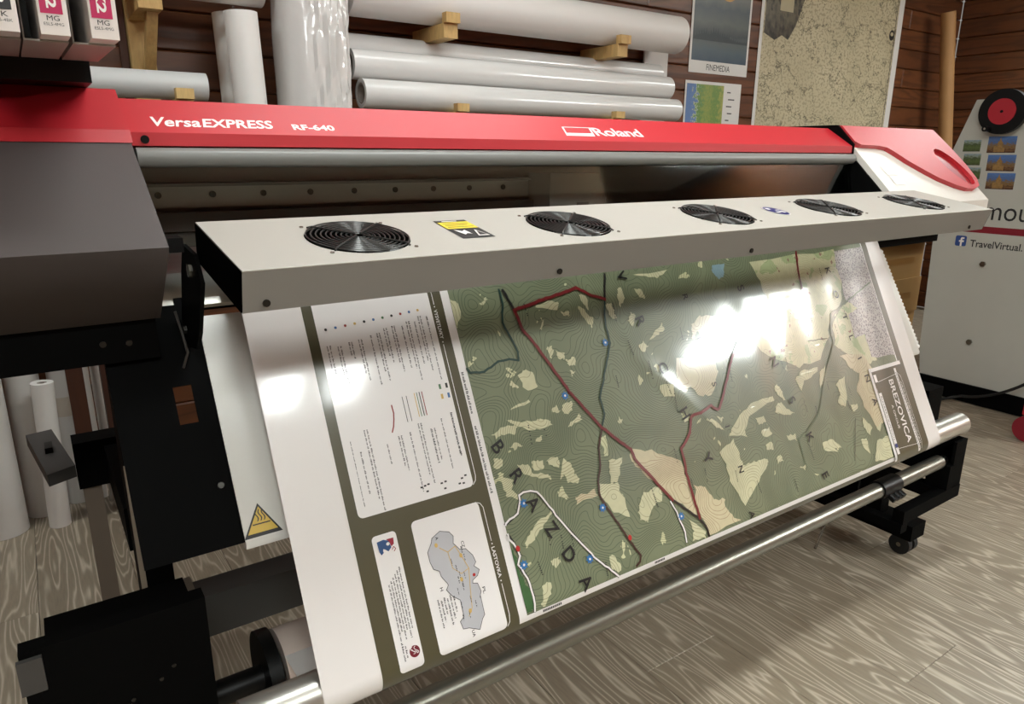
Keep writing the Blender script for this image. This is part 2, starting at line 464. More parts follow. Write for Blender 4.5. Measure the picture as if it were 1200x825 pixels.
# traced outlines of the printed map, in millimetres on the sheet
MAP_LINES = {'red': [[(656.2,43.6),(627.7,33.6),(594.5,15.0),(448.6,39.7),(451.7,53.4),(455.2,75.5),(475.6,111.1),(518.5,199.2),(568.5,275.0),(582.7,290.6),(620.7,327.7),(623.1,346.9),(651.2,386.1),(687.0,438.8)],[(1026.2,178.9),(1005.4,174.1),(990.0,174.8),(955.1,207.1),(922.5,245.6),(884.9,291.1),(876.4,299.1),(868.0,300.4),(853.9,291.1),(820.5,298.6),(791.9,299.8),(776.7,328.4),(762.0,341.3),(742.2,353.7),(741.4,381.9),(738.2,399.5),(739.3,433.4),(741.7,488.5)],[(1277.8,-4.2),(1260.3,50.8),(1256.3,85.6)]],'black': [[(672.7,-4.5),(654.7,43.4)],[(434.7,1.6),(440.7,17.8),(447.9,38.9)],[(687.0,438.8),(709.0,458.6),(741.3,489.4),(751.6,505.4),(753.0,525.4)]],'teal': [[(654.7,43.4),(643.5,74.2),(639.3,98.9),(640.1,127.4),(625.4,151.6),(601.1,191.8),(582.0,223.7),(583.0,253.6),(568.5,275.0)],[(427.1,0.8),(428.5,27.3),(418.3,57.9),(426.1,85.4),(434.5,114.1),(430.3,128.0),(413.3,122.9),(390.3,123.0),(375.0,130.1),(359.1,136.3),(334.1,133.5),(326.5,125.7)]],'brown': [[(568.5,275.0),(550.5,307.9),(544.9,338.2),(529.8,365.2),(525.4,389.8),(538.5,420.6),(568.0,486.2),(580.0,510.0),(574.7,519.0),(564.8,523.5)]],'white': [[(323.1,384.2),(355.8,373.3),(366.6,355.1),(367.4,346.9),(377.0,343.4),(390.2,345.1),(402.0,349.9),(413.9,369.2),(432.0,404.4),(481.6,482.8),(522.0,527.7)],[(322.6,399.8),(336.0,416.1),(342.0,437.1),(334.6,448.5),(345.5,473.8),(347.6,504.0),(343.4,526.0)],[(681.7,440.6),(688.9,461.9),(691.4,480.2),(696.7,501.8),(693.5,519.3)]],'stream': [[(1543.3,97.0),(1457.2,122.3),(1392.9,141.6),(1368.8,149.7),(1345.1,151.1),(1326.5,176.7),(1317.0,201.0),(1314.4,228.1),(1241.7,294.9),(1210.8,338.6),(1183.7,373.3),(1129.2,399.2),(1091.1,410.9),(1089.1,440.1),(1088.7,476.0)]],'dash': [[(1308.8,408.7),(1259.0,499.2)],[(1222.0,208.4),(1267.7,210.9),(1294.3,212.6)]]}
MAP_POLYS = {'tan': [[(628.3,323.6),(679.3,346.2),(730.4,374.9),(736.3,390.4),(742.4,425.7),(739.4,483.6),(707.0,455.4),(665.2,414.2),(628.1,364.3),(614.4,342.1)],[(753.4,428.5),(778.3,437.7),(792.5,464.2),(819.2,471.3),(821.0,497.6),(848.3,525.4),(756.4,521.8),(745.7,488.1),(743.8,462.5)],[(798.6,182.4),(901.5,198.6),(902.0,229.7),(866.7,272.4),(831.8,262.9),(813.7,244.6),(794.9,250.1),(775.2,237.7)],[(859.7,128.6),(873.7,115.0),(903.6,106.2),(964.0,113.8),(938.2,164.6),(904.6,190.9),(885.6,172.5),(896.3,146.1),(872.6,139.6),(858.5,153.1)],[(1326.4,260.5),(1420.2,271.0),(1449.2,326.4),(1477.1,411.8),(1413.0,444.8),(1382.6,446.6),(1363.7,402.0),(1349.0,350.2),(1375.5,313.8),(1351.0,293.2)],[(474.9,377.0),(523.0,374.3),(522.1,386.9),(476.3,387.4)]],'beige': [[(1102.5,5.0),(1434.1,0.7),(1421.6,82.8),(1392.3,139.3),(1338.7,152.5),(1302.8,209.6),(1246.6,253.3),(1161.6,259.8),(1083.9,227.5),(1031.2,180.7),(1014.4,120.6),(1127.4,98.5),(1117.4,53.0)],[(1394.7,141.8),(1450.5,134.9),(1462.1,198.8),(1480.5,250.3),(1468.7,292.8),(1427.8,297.2),(1376.9,308.1),(1348.4,258.7),(1318.9,233.0),(1334.4,182.0)]],'pale': [[(840.9,384.4),(891.2,368.5),(896.1,397.1),(897.8,424.9),(933.1,424.2),(961.9,424.0),(976.5,432.1),(970.3,437.7),(929.3,464.7),(872.2,499.6),(848.8,444.4),(850.4,409.1)],[(1045.5,304.9),(1048.4,315.3),(959.6,331.6),(933.4,359.1),(932.0,370.5),(882.3,357.4),(897.0,346.7),(943.8,319.0),(984.6,307.9)],[(532.0,369.5),(573.7,377.5),(571.8,392.7),(577.9,404.8),(578.8,441.7),(547.1,423.8),(534.6,401.2),(525.7,383.4)],[(564.9,333.1),(598.0,338.3),(582.8,361.3),(570.5,376.7),(557.8,373.4),(562.2,350.9)],[(624.5,409.1),(668.0,406.8),(662.1,432.4),(638.1,436.8),(615.0,459.7),(600.7,439.9),(609.3,421.1)],[(715.9,482.6),(747.5,513.7),(743.4,523.6),(708.4,521.5),(718.7,505.4)],[(376.6,219.5),(397.3,228.7),(436.8,236.9),(444.4,232.1),(462.9,242.3),(466.5,250.7),(444.6,251.2),(421.0,248.7),(395.2,235.7)],[(345.1,239.8),(373.2,231.1),(397.9,236.3),(385.5,248.5),(364.1,242.7),(353.8,248.9)],[(379.3,298.6),(398.5,303.2),(405.3,319.6),(433.4,326.5),(436.5,335.9),(414.4,329.2),(386.1,314.8)],[(408.9,298.2),(428.6,302.9),(429.2,315.5),(412.0,317.5),(404.7,307.1)],[(469.7,310.1),(484.4,323.7),(485.7,339.3),(495.3,349.3),(486.2,357.2),(469.3,350.4),(464.3,336.6),(453.4,341.4)],[(437.1,304.9),(456.6,301.9),(463.1,311.0),(456.4,322.1),(440.6,313.2)],[(344.0,311.6),(364.5,319.2),(357.9,331.9),(363.9,350.2),(346.1,343.1),(342.7,325.6)],[(499.4,257.6),(527.3,242.4),(530.6,252.3),(505.5,258.9)],[(392.5,205.3),(433.4,198.1),(432.0,202.9),(394.5,208.2)],[(472.0,223.5),(483.2,218.0),(489.1,229.5),(473.4,229.0)],[(499.1,218.5),(519.1,217.1),(515.8,232.2),(499.3,238.1),(493.7,230.4)],[(428.8,262.9),(441.3,261.9),(435.1,271.9),(423.8,269.3)],[(371.2,267.4),(387.2,262.4),(399.9,269.0),(378.3,272.7)],[(337.4,276.6),(352.5,282.5),(351.9,294.4),(333.5,294.8)],[(441.4,359.5),(454.0,359.0),(461.8,373.6),(454.5,376.6),(442.4,366.0)],[(355.8,430.0),(355.2,422.8),(374.3,407.1),(386.5,396.2),(408.3,392.7),(423.7,382.3),(425.1,387.6),(405.5,401.6),(383.7,414.6),(365.7,425.9)],[(368.4,492.4),(385.7,493.4),(380.3,510.4),(363.8,525.8),(356.6,521.0),(366.4,508.1)],[(512.1,489.6),(521.5,491.2),(533.7,513.9),(527.5,522.0),(510.2,514.0)],[(395.8,461.1),(411.2,459.9),(414.3,469.2),(403.6,474.3),(395.1,468.0)],[(608.5,421.8),(632.2,425.5),(616.8,458.5),(600.4,453.9)],[(423.4,151.3),(440.0,146.4),(453.8,151.3),(457.3,180.4),(429.7,180.5)],[(324.9,3.2),(339.6,9.9),(345.7,28.2),(333.1,54.2),(321.8,55.2),(316.5,34.6)],[(495.6,35.6),(532.5,31.7),(546.8,38.8),(539.4,51.7),(497.1,41.2)],[(530.0,142.7),(550.7,140.6),(548.9,156.5),(533.0,153.9)],[(513.1,123.9),(531.0,129.4),(526.9,142.2),(513.0,134.6)],[(655.0,54.2),(668.3,52.8),(669.9,79.0),(658.7,80.5)],[(533.7,162.1),(542.3,166.2),(532.7,175.3)],[(496.2,116.0),(506.6,113.6),(508.9,122.0),(499.4,136.5)],[(507.3,60.0),(496.6,84.1),(491.3,80.7)],[(548.1,55.5),(567.6,57.9),(561.7,65.4),(548.8,63.8)],[(382.0,19.8),(398.9,11.4),(400.7,15.5),(386.6,24.2)],[(598.0,27.8),(614.0,32.4),(611.7,60.4),(601.8,48.0)],[(406.3,158.5),(419.7,173.6),(413.3,175.0),(401.4,165.2)],[(731.6,2.9),(840.7,2.2),(806.4,16.1),(776.8,8.6)],[(697.2,24.8),(705.5,22.7),(706.5,46.4),(687.9,61.8),(686.6,44.2)],[(738.6,32.0),(752.3,32.0),(759.6,55.3),(745.5,50.7)],[(653.3,54.9),(668.4,53.7),(672.9,83.2),(658.8,81.4)],[(697.8,92.2),(711.1,76.3),(722.0,83.5),(708.4,105.2)],[(737.9,135.7),(784.7,106.4),(785.1,121.5),(759.8,130.0)],[(705.3,145.5),(722.1,136.4),(730.9,149.4),(714.0,158.4)],[(731.4,226.9),(770.8,228.1),(764.0,256.1),(734.3,250.5)],[(828.6,312.9),(848.4,316.9),(875.5,346.6),(853.6,335.9)],[(862.7,313.9),(881.9,320.8),(869.7,328.8)],[(614.1,266.2),(621.6,270.5),(615.6,277.4),(608.1,273.2)],[(1165.3,434.8),(1203.2,435.6),(1229.5,460.7),(1200.2,454.1),(1212.4,468.3),(1162.4,453.1)],[(1336.6,412.7),(1363.2,442.5),(1346.9,459.1),(1331.2,435.7)],[(1382.6,446.6),(1410.5,436.0),(1389.6,460.3)],[(1275.0,320.7),(1315.7,307.7),(1305.1,354.2),(1285.6,378.5),(1260.6,361.7),(1282.2,346.0)],[(1366.5,475.5),(1418.5,474.7),(1411.6,526.3),(1334.6,520.3)],[(1058.4,293.2),(1073.8,284.8),(1083.6,301.6),(1084.8,324.2),(1068.1,309.9)],[(1056.5,322.5),(1072.5,325.6),(1082.2,342.3),(1103.4,354.0),(1070.5,354.8),(1041.9,341.7)],[(974.5,342.6),(1001.9,342.8),(1001.8,355.4),(979.4,356.1)],[(979.3,368.6),(1007.5,367.4),(1011.8,382.7),(983.5,383.7)],[(981.2,401.0),(1002.5,396.8),(1003.4,413.2),(981.8,411.8)],[(1139.3,285.0),(1164.8,270.1),(1226.8,272.7),(1221.4,283.6),(1165.9,293.5),(1147.2,313.2),(1139.8,296.6)],[(1227.4,284.6),(1255.8,273.5),(1236.2,305.9),(1214.2,317.7)],[(1001.1,430.5),(1017.9,430.8),(1021.0,442.3),(1002.8,445.1)],[(1054.3,395.6),(1085.2,398.6),(1081.5,412.5),(1059.1,403.9)],[(1308.0,374.9),(1333.2,379.7),(1332.5,387.7),(1307.8,394.9)],[(1308.4,458.7),(1330.3,463.5),(1325.4,498.3),(1308.2,478.5)],[(1064.3,467.0),(1087.9,467.2),(1083.2,477.1)]],'town': [[(1431.8,5.7),(1557.1,3.1),(1560.7,293.2),(1451.1,283.7),(1451.1,223.9),(1403.9,228.4),(1409.6,169.8),(1454.9,156.5),(1412.1,129.0),(1422.5,84.8),(1417.2,46.5)]],'lake': [[(977.5,2.9),(1015.2,2.8),(1003.8,30.0),(987.5,35.0),(971.6,17.1)]],'valley': [[(321.6,412.8),(330.2,416.5),(333.8,437.3),(330.7,452.5),(338.5,478.0),(345.0,503.2),(343.1,523.2),(331.3,524.9),(327.1,497.2),(320.6,463.1)]],'country': [[(201.1,368.3),(216.0,361.7),(231.0,367.0),(236.2,374.9),(233.4,385.1),(241.7,396.7),(251.7,398.8),(260.9,411.7),(263.3,422.6),(258.6,427.6),(266.1,435.4),(260.8,442.9),(251.1,447.1),(249.9,451.3),(257.7,453.8),(260.5,466.6),(256.0,475.1),(257.6,473.2),(257.1,501.3),(252.1,505.8),(243.7,519.2),(233.3,513.9),(226.9,510.9),(217.5,509.1),(215.3,497.5),(223.0,492.5),(223.4,467.9),(212.5,458.8),(205.1,447.1),(210.2,441.0),(208.9,437.9),(202.0,425.9),(201.2,417.6),(192.6,412.2),(189.6,400.6),(189.4,386.3),(198.4,374.7)]]}
MAP_WORDS = [('BRAZDA',[(350.4,261.8),(371.7,315.3),(389.2,365.4),(412.5,414.7),(432.8,463.5),(452.5,515.4)],24),('KOTLINA',[(1377.4,52.0),(1380.4,113.0),(1388.7,171.7),(1388.5,223.9),(1397.3,277.1),(1403.0,328.9),(1404.9,387.5)],19),('SINSKE',[(1045.5,61.7),(1063.0,148.2),(1084.7,235.5),(1104.8,326.5),(1127.6,415.3),(1141.1,504.0)],22),('VRCHY',[(712.2,2.7),(728.2,97.0),(753.6,194.3),(777.1,290.7),(804.7,386.8)],23),('RUSINA',[(868.9,62.8),(875.0,157.0),(880.8,250.6),(882.9,339.6),(887.0,428.9),(881.9,520.0)],15)]
MAP_STARS = [(507.1,204.9),(628.0,125.6),(371.7,360.7),(343.9,452.8),(471.0,482.4),(524.6,409.3),(696.8,472.1)]
MAP_REDDOTS = [(340.4,425.7),(566.2,474.0)]

# ------------------------------------------------------------------ the room
rnd = random.Random(7)
X0, X1, Y0, Y1 = -1.6, 5.72, -3.0, 2.72
struct(box('ceiling', X0, X1, Y0, Y1, CEIL - H, CEIL - H + 0.05, M_ceil, bevel=0))
struct(box('wall_left', X0 - 0.06, X0, Y0, Y1, -H, CEIL - H, M_wall_r, bevel=0))
struct(box('wall_front', X0, X1, Y0 - 0.06, Y0, -H, CEIL - H, M_wall, bevel=0))

floor = struct(box('floor', X0, X1, Y0, Y1 + 0.06, -H - 0.05, -H - 0.0105, M_dark, bevel=0))
PW, PL = 0.2275, 1.38
def plank_mesh(name, sx, sy, sz, bev):
    bm = bmesh.new(); add_box(bm, -sx/2, sx/2, -sy/2, sy/2, -sz/2, sz/2)
    bmesh.ops.bevel(bm, geom=list(bm.edges), offset=bev, segments=1, affect='EDGES')
    bmesh.ops.recalc_face_normals(bm, faces=bm.faces)
    me = bpy.data.meshes.new(name); bm.to_mesh(me); bm.free()
    return me
def place(name, me, m, parent, loc):
    o = bpy.data.objects.new(name, me); COL.objects.link(o)
    if not me.materials: me.materials.append(m)
    o.parent = parent
    o.location = loc
    return o
CACHE = {}
def plank(parent, axis_len, thick, wide, kind, loc, m):
    key = (kind, round(axis_len, 3))
    if key not in CACHE:
        if kind == 'floor': CACHE[key] = plank_mesh('plank', wide, axis_len, thick, 0.0012)
        elif kind == 'back': CACHE[key] = plank_mesh('board', axis_len, thick, wide, 0.006)
        else: CACHE[key] = plank_mesh('board', thick, axis_len, wide, 0.006)
    return place('plank' if kind == 'floor' else 'board', CACHE[key], m, parent, loc)
x = 1.02 - 12*PW
i = 0
while x < X1:
    xa, xb = max(x, X0), min(x + PW, X1)
    if xb - xa > 0.02:
        y = Y0 - [0.2, 0.95, 0.55, 1.2][i % 4]
        while y < Y1:
            ya, yb = max(y, Y0), min(y + PL, Y1)
            if yb - ya > 0.03:
                w_ = xb - xa - 0.001
                key = ('f', round(w_, 3), round(yb - ya, 3))
                if key not in CACHE: CACHE[key] = plank_mesh('plank', w_, yb - ya - 0.001, 0.01, 0.0009)
                place('plank', CACHE[key], M_floor, floor, ((xa + xb)/2, (ya + yb)/2, -0.0052))
            y += PL
    x += PW; i += 1

wall_b = struct(box('wall_back', X0, X1, Y1 + 0.022, Y1 + 0.08, -H, CEIL - H, M_dark, bevel=0))
wall_r = struct(box('wall_right', X1 + 0.022, X1 + 0.08, Y0, Y1, -H, CEIL - H, M_dark, bevel=0))
BH = 0.122
k = 0
z = 0.0
while z < CEIL - 0.01:
    zb = min(z + BH, CEIL)
    cuts = [X0, 0.35 + 0.5*(k % 3), 2.65 + 0.43*((k*2) % 3), 4.05 + 0.5*((k + 1) % 3), X1]
    for a, b in zip(cuts[:-1], cuts[1:]):
        key = ('b', round(b - a, 3), round(zb - z, 3))
        if key not in CACHE: CACHE[key] = plank_mesh('board', b - a - 0.002, 0.022, zb - z - 0.003, 0.005)
        place('board', CACHE[key], M_wall, wall_b, ((a + b)/2, Y1 + 0.011, (z + zb)/2))
    cuts = [Y0, -1.2 + 0.4*(k % 3), 1.0 + 0.45*((k*2) % 3), Y1]
    for a, b in zip(cuts[:-1], cuts[1:]):
        key = ('r', round(b - a, 3), round(zb - z, 3))
        if key not in CACHE: CACHE[key] = plank_mesh('board', 0.022, b - a - 0.002, zb - z - 0.003, 0.005)
        place('board', CACHE[key], M_wall_r, wall_r, (X1 + 0.011, (a + b)/2, (z + zb)/2))
    z += BH; k += 1

# ceiling lamps: metal tray with a glowing diffuser
M_glow = bpy.data.materials.new('lamp_diffuser'); M_glow.use_nodes = True
_b = M_glow.node_tree.nodes['Principled BSDF']
_b.inputs['Base Color'].default_value = (0.9, 0.9, 0.88, 1)
LAMP_LABELS = ['small ceiling lamp behind the camera, farthest towards the left wall', 'small ceiling lamp behind the camera, middle one of three', 'small ceiling lamp behind the camera, rightmost of three', 'large ceiling lamp towards the right wall in front of the printer',
               'long ceiling lamp just in front of the printer', 'long ceiling lamp above the grey machine at right', 'long ceiling lamp above the paper rolls on the back wall', 'ceiling lamp in the left rear corner above the standing rolls']
def lamp_mat(i, strength):
    m = M_glow.copy(); m.name = 'lamp_diffuser'
    b = m.node_tree.nodes['Principled BSDF']
    b.inputs['Emission Color'].default_value = (*LAMP_COL, 1); b.inputs['Emission Strength'].default_value = strength
    return m
for i, (lx, ly, sx, sy, watts) in enumerate(LAMPS):
    t = thing('ceiling_lamp', LAMP_LABELS[i], 'lamp', (lx, ly, CEIL), 'ceiling lamps')
    zc = CEIL - H
    bm = bmesh.new()
    add_box(bm, lx-sx/2-0.02, lx+sx/2+0.02, ly-sy/2-0.02, ly+sy/2+0.02, CEIL-0.04, CEIL-0.0005)
    bm_obj('tray', bm, M_white, t, bevel=0.003)
    strength = watts/(PI*sx*sy)
    bm = bmesh.new()
    add_box(bm, lx-sx/2, lx+sx/2, ly-sy/2, ly+sy/2, CEIL-0.052, CEIL-0.0395)
    bm_obj('diffuser', bm, lamp_mat(i, strength), t, bevel=0)

# ------------------------------------------------------------------ the printer
PR = thing('large_format_printer', 'large red and grey wide-format printer on a black stand', 'printer', (1.1, 1.1, 0))

# left end cover
LX = 0.130
bm = bmesh.new()
add_prism(bm, [(1.62, 0.06), (1.17, 0.06), (1.072, 0.012), (0.877, -0.101), (0.887, -0.112), (1.018, -0.209), (1.62, -0.209)], -0.72, LX)
lc = bm_obj('end_cover', bm, M_grey, PR, bevel=0.006, seg=3, smooth=True)
lc['label'] = 'dark grey left end cover'
bm = bmesh.new()
add_prism(bm, [(1.64, 0.088), (1.186, 0.088), (1.088, 0.031), (1.0745, 0.0146), (1.10, 0.010), (1.64, 0.010)], -0.722, LX + 0.002)
lt = bm_obj('end_cover_top', bm, M_red, PR, bevel=0.003, seg=2); lt['label'] = 'red top of the left end cover'
# black chassis below it
box('chassis', -0.72, 0.125, 1.03, 1.60, -0.265, -0.2095, M_black, PR)
for px_, pz_ in ((0.06, -0.238), (0.09, -0.24)):
    disc('screw', W(px_, 1.0295, pz_), (0, -1, 0), 0.004, 0.003, M_screwd, PR, 12)

# red front bar with its lettering
bar = prism('front_cover', [(1.55, 0.0757), (1.176, 0.0757), (1.10, 0.0287), (1.10, 0.0113), (1.14, 0.006), (1.55, 0.006)], LX - 0.01, 1.866, M_red, PR, bevel=0.0022)
bar['label'] = 'long red front cover'
sl = Vector((0, 0.076, 0.047)).normalized()
M_wprint = mat('white_lettering', (238, 232, 228), 0.45, var=0.02)
def on_bar(xx, y): return W(xx, y, 0.0287 + (y - 1.10)*0.047/0.076)
lettering('lettering', 'Versa', on_bar(0.164, 1.1135), (1, 0, 0), sl, 0.063, 0.025, M_wprint, bar, bold=0.02, shear=0.18)
lettering('lettering', 'EXPRESS', on_bar(0.229, 1.1135), (1, 0, 0), sl, 0.101, 0.0235, M_wprint, bar, bold=0.024, shear=0.18)
lettering('lettering', 'RF-640', on_bar(0.358, 1.1125), (1, 0, 0), sl, 0.066, 0.0165, M_wprint, bar, bold=0.03)
lettering('lettering', 'Roland', on_bar(0.968, 1.1165), (1, 0, 0), sl, 0.128, 0.031, M_wprint, bar, bold=0.014, spacing=0.95)
for nm, pts in (('logo', rect(0.0, 0.0, 0.072, 0.0105)), ('logo', rect(0.0, 0.0105, 0.004, 0.033)), ('logo', rect(0.068, 0.0105, 0.072, 0.033)), ('logo', rect(0.0, 0.031, 0.072, 0.033))):
    flat_poly('logo', [(a_ + (0.033 - b_)*-0.25 + 0.002, b_) for a_, b_ in pts], on_bar(0.894, 1.1150), (1, 0, 0), sl, M_wprint, bar)
hole = disc('lock_hole', W(0.150, 1.0995, 0.0195), (0, -1, 0), 0.0055, 0.0015, M_blackp, bar, 20)
# grey rounded grip bar below the red one
bm = bmesh.new()
prof = [(1.13, 0.008), (1.10, 0.009)] + [(1.096 - 0.010*math.sin(a_), -0.004 + 0.0125*math.cos(a_)) for a_ in [PI*k_/8 for k_ in range(9)]] + [(1.13, -0.018)]
add_prism(bm, prof, 0.137, 1.846)
bm_obj('grip_bar', bm, M_bargrey, PR, smooth=True)
# smoked window that hangs from the grip bar
M_win = bpy.data.materials.new('smoked_acrylic'); M_win.use_nodes = True
nt = M_win.node_tree; b_ = nt.nodes['Principled BSDF']; out = nt.nodes['Material Output']
tr = N(nt, 'ShaderNodeBsdfTransparent'); tr.inputs[0].default_value = (0.93, 0.94, 0.92, 1)
gl = N(nt, 'ShaderNodeBsdfGlossy'); gl.inputs['Roughness'].default_value = 0.04; gl.inputs['Color'].default_value = (0.72, 0.76, 0.74, 1)
fz = N(nt, 'ShaderNodeFresnel'); fz.inputs[0].default_value = 1.49
ms = N(nt, 'ShaderNodeMixShader')
nt.links.new(fz.outputs[0], ms.inputs[0]); nt.links.new(tr.outputs[0], ms.inputs[1]); nt.links.new(gl.outputs[0], ms.inputs[2])
nt.links.new(ms.outputs[0], out.inputs[0])
bm = bmesh.new()
add_prism(bm, [(1.100, -0.016), (1.104, -0.016), (1.082, -0.125), (1.078, -0.125)], 0.140, 1.842)
bm_obj('window', bm, M_win, PR)
# inside: rear wall, guide rail, belt, screws, print carriage
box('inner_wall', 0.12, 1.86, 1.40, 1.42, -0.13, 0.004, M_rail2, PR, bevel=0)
rl = box('guide_rail', 0.12, 1.86, 1.33, 1.36, -0.088, -0.052, M_rail, PR, bevel=0.002)
box('rail_cap', 0.12, 1.86, 1.31, 1.36, -0.052, -0.047, M_bargrey, PR, bevel=0.001)
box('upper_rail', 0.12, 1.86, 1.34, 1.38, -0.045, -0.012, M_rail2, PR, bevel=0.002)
for q in range(20):
    disc('screw', W(0.19 + q*0.0865, 1.3295, -0.066), (0, -1, 0), 0.0055, 0.003, M_screwd, rl, 12)
box('lower_rail', 0.12, 1.86, 1.30, 1.34, -0.125, -0.094, M_dgrey, PR, bevel=0.003)
car = box('print_carriage', 0.945, 1.15, 1.24, 1.32, -0.118, -0.036, M_bargrey, PR, bevel=0.008)
box('carriage_latch', 1.02, 1.05, 1.234, 1.2405, -0.108, -0.098, M_dgrey, car, bevel=0.001)
prism('side_plate', [(1.50, 0.006), (1.10, 0.004), (0.985, -0.105), (0.985, -0.20), (1.50, -0.20)], 1.8425, 1.8495, M_black, PR, bevel=0.001)
# platen
prism('platen', [(1.42, -0.128), (1.26, -0.128), (1.20, -0.138), (1.14, -0.170), (1.105, -0.214), (1.12, -0.222), (1.42, -0.222)], 0.131, 1.85, M_alu, PR, bevel=0.002)
# heater plate below the platen
AN = Vector((0, -0.28, 0.159)).normalized()
# (normal of the sloping plate)
at = Vector((0, -0.159, -0.28)).normalized()
AN = Vector((0, -0.28, 0.159)).normalized()
def on_ap(xx, s, off=0.0): return W(xx, 1.067, -0.232) + at*s + AN*off + Vector((xx*0, 0, 0))
AL = 0.322
bm = bmesh.new()
add_prism(bm, [(1.075, -0.225), (1.067, -0.232), (0.908, -0.512), (0.909, -0.5195), (0.922, -0.522), (0.93, -0.512), (1.085, -0.238)], 0.184, 1.975, )
ap = bm_obj('heater_plate', bm, M_apron, PR, bevel=0.002, smooth=True)
# toothed cut edge on its right
pts = [(1.972, 0.02)]
nt_ = 26
for q in range(nt_):
    s0 = 0.02 + (AL - 0.03)*q/nt_; s1 = 0.02 + (AL - 0.03)*(q + 0.5)/nt_
    pts += [(1.983, s0), (1.990, s1)]
pts += [(1.983, AL - 0.01), (1.972, AL - 0.01)]
poly_prism('toothed_edge', [on_ap(a_, s_, -0.004) for a_, s_ in pts], AN, 0.003, M_apron, ap)
# hot-surface warning triangle
M_yel = mat('warning_yellow', (214, 178, 70), 0.45, var=0.03)
def ap_poly(pts, off): return [on_ap(a_, s_, off) for a_, s_ in pts]
tx, ty = 0.209, 0.292
def tri(r):
    return [(tx + r*math.sin(a_), ty + r*0.28 - r*math.cos(a_)) for a_ in (0, 2*PI/3, 4*PI/3)]
ws = flat_poly('warning_sticker', [(a_ - tx, -(b2 - ty)) for a_, b2 in reversed(tri(0.030))], on_ap(tx, ty), (1, 0, 0), -at, M_ptext, ap, off=0.0006)
flat_poly('warning_field', [(a_ - tx, -(b2 - ty)) for a_, b2 in reversed(tri(0.0235))], on_ap(tx, ty), (1, 0, 0), -at, M_yel, ap, off=0.0010)
for q in (-1, 0, 1):
    pl_ = [(0.0045*q + 0.0016*math.sin(6.283*t_/9), -0.003 + 0.016*t_/9) for t_ in range(10)]
    flat_poly('warning_mark', [(a_ - 0.0008, b2) for a_, b2 in pl_] + [(a_ + 0.0008, b2) for a_, b2 in reversed(pl_)], on_ap(tx, ty), (1, 0, 0), -at, M_ptext, ap, off=0.0014)
flat_poly('warning_mark', rect(-0.012, -0.0075, 0.012, -0.0058), on_ap(tx, ty), (1, 0, 0), -at, M_ptext, ap, off=0.0014)
# black end panel left of the plate, with a window gap
def slab(name, x0, x1, s0, s1, m=M_black, off=-0.004, t=0.004):
    return poly_prism(name, ap_poly([(x0, s0), (x1, s0), (x1, s1), (x0, s1)], off), AN, t, m, PR)
slab('end_panel', 0.060, 0.134, -0.03, AL - 0.004)
slab('end_panel', 0.134, 0.158, -0.03, 0.088); slab('end_panel', 0.134, 0.158, 0.142, AL - 0.004)
slab('end_panel', 0.158, 0.1835, -0.04, AL - 0.004)
disc('screw', on_ap(0.168, 0.235, 0.0), AN, 0.0042, 0.005, M_screwd, PR, 12)

# right end cover
RXa, RXb = 1.850, 2.335
rc = prism('end_cover', [(1.62, 0.068), (1.144, 0.068), (0.953, -0.117), (0.953, -0.146), (1.0, -0.205), (1.62, -0.205)], RXa, RXb, M_white, PR, bevel=0.004, seg=3, smooth=False)
rc['label'] = 'off-white right end cover'
rs = Vector((0, -0.191, -0.185)).normalized(); rn = Vector((0, -0.185, 0.191)).normalized()
def on_rc(xx, y, off=0.0): return W(xx, y, 0.072 + 0.9686*(y - 1.144) - 0.004) + rn*off
lid2 = [(1.850, 1.150), (2.338, 1.150), (2.350, 1.09), (2.352, 1.045), (2.342, 1.005), (2.318, 0.985), (2.28, 0.978), (2.235, 0.979), (2.19, 0.988), (2.13, 1.008), (2.085, 1.03), (2.036, 1.058), (2.005, 1.082), (1.985, 1.093), (1.95, 1.097), (1.868, 1.099), (1.850, 1.108)]
hole2 = []
for k_ in range(28):
    a_ = 2*PI*k_/28
    e1, e2 = 0.062*math.cos(a_), 0.043*math.sin(a_)
    hole2.append((2.268 + e1*0.62 + e2*0.85, 1.040 - e1*0.75 + e2*0.50))
lid = poly_prism('end_cover_top', [on_rc(a_, b2, 0.0) for a_, b2 in lid2], rn, 0.012, M_red, PR, holes=[[on_rc(a_, b2, 0.0) for a_, b2 in hole2]])
lid['label'] = 'red top of the right end cover'
poly_prism('grip_recess', [on_rc(a_, b2, -0.001) for a_, b2 in hole2], rn, 0.004, M_redd, lid)
box('end_cover_ridge', 1.850, 2.338, 1.146, 1.60, 0.066, 0.083, M_red, PR, bevel=0.003)
prism('cover_seam', [(1.60, 0.084), (1.150, 0.084), (1.098, 0.034), (1.098, 0.004), (1.60, 0.004)], 1.842, 1.8495, M_black, PR, bevel=0.001)
flat_poly('name_plate', rect(0, 0, 0.05, 0.035), on_rc(1.900, 1.028), (1, 0, 0), -rs, M_wprint, rc, off=0.0012)
flat_poly('name_plate', rect(0, 0, 0.05, 0.030), on_rc(1.905, 1.002), (1, 0, 0), -rs, M_wprint, rc, off=0.0012)
box('chassis', 1.80, 2.30, 1.06, 1.60, -0.245, -0.2055, M_black, PR)
# chassis beam behind the heater plate
box('rear_beam', 0.125, 1.80, 1.30, 1.55, -0.262, -0.224, M_black, PR)

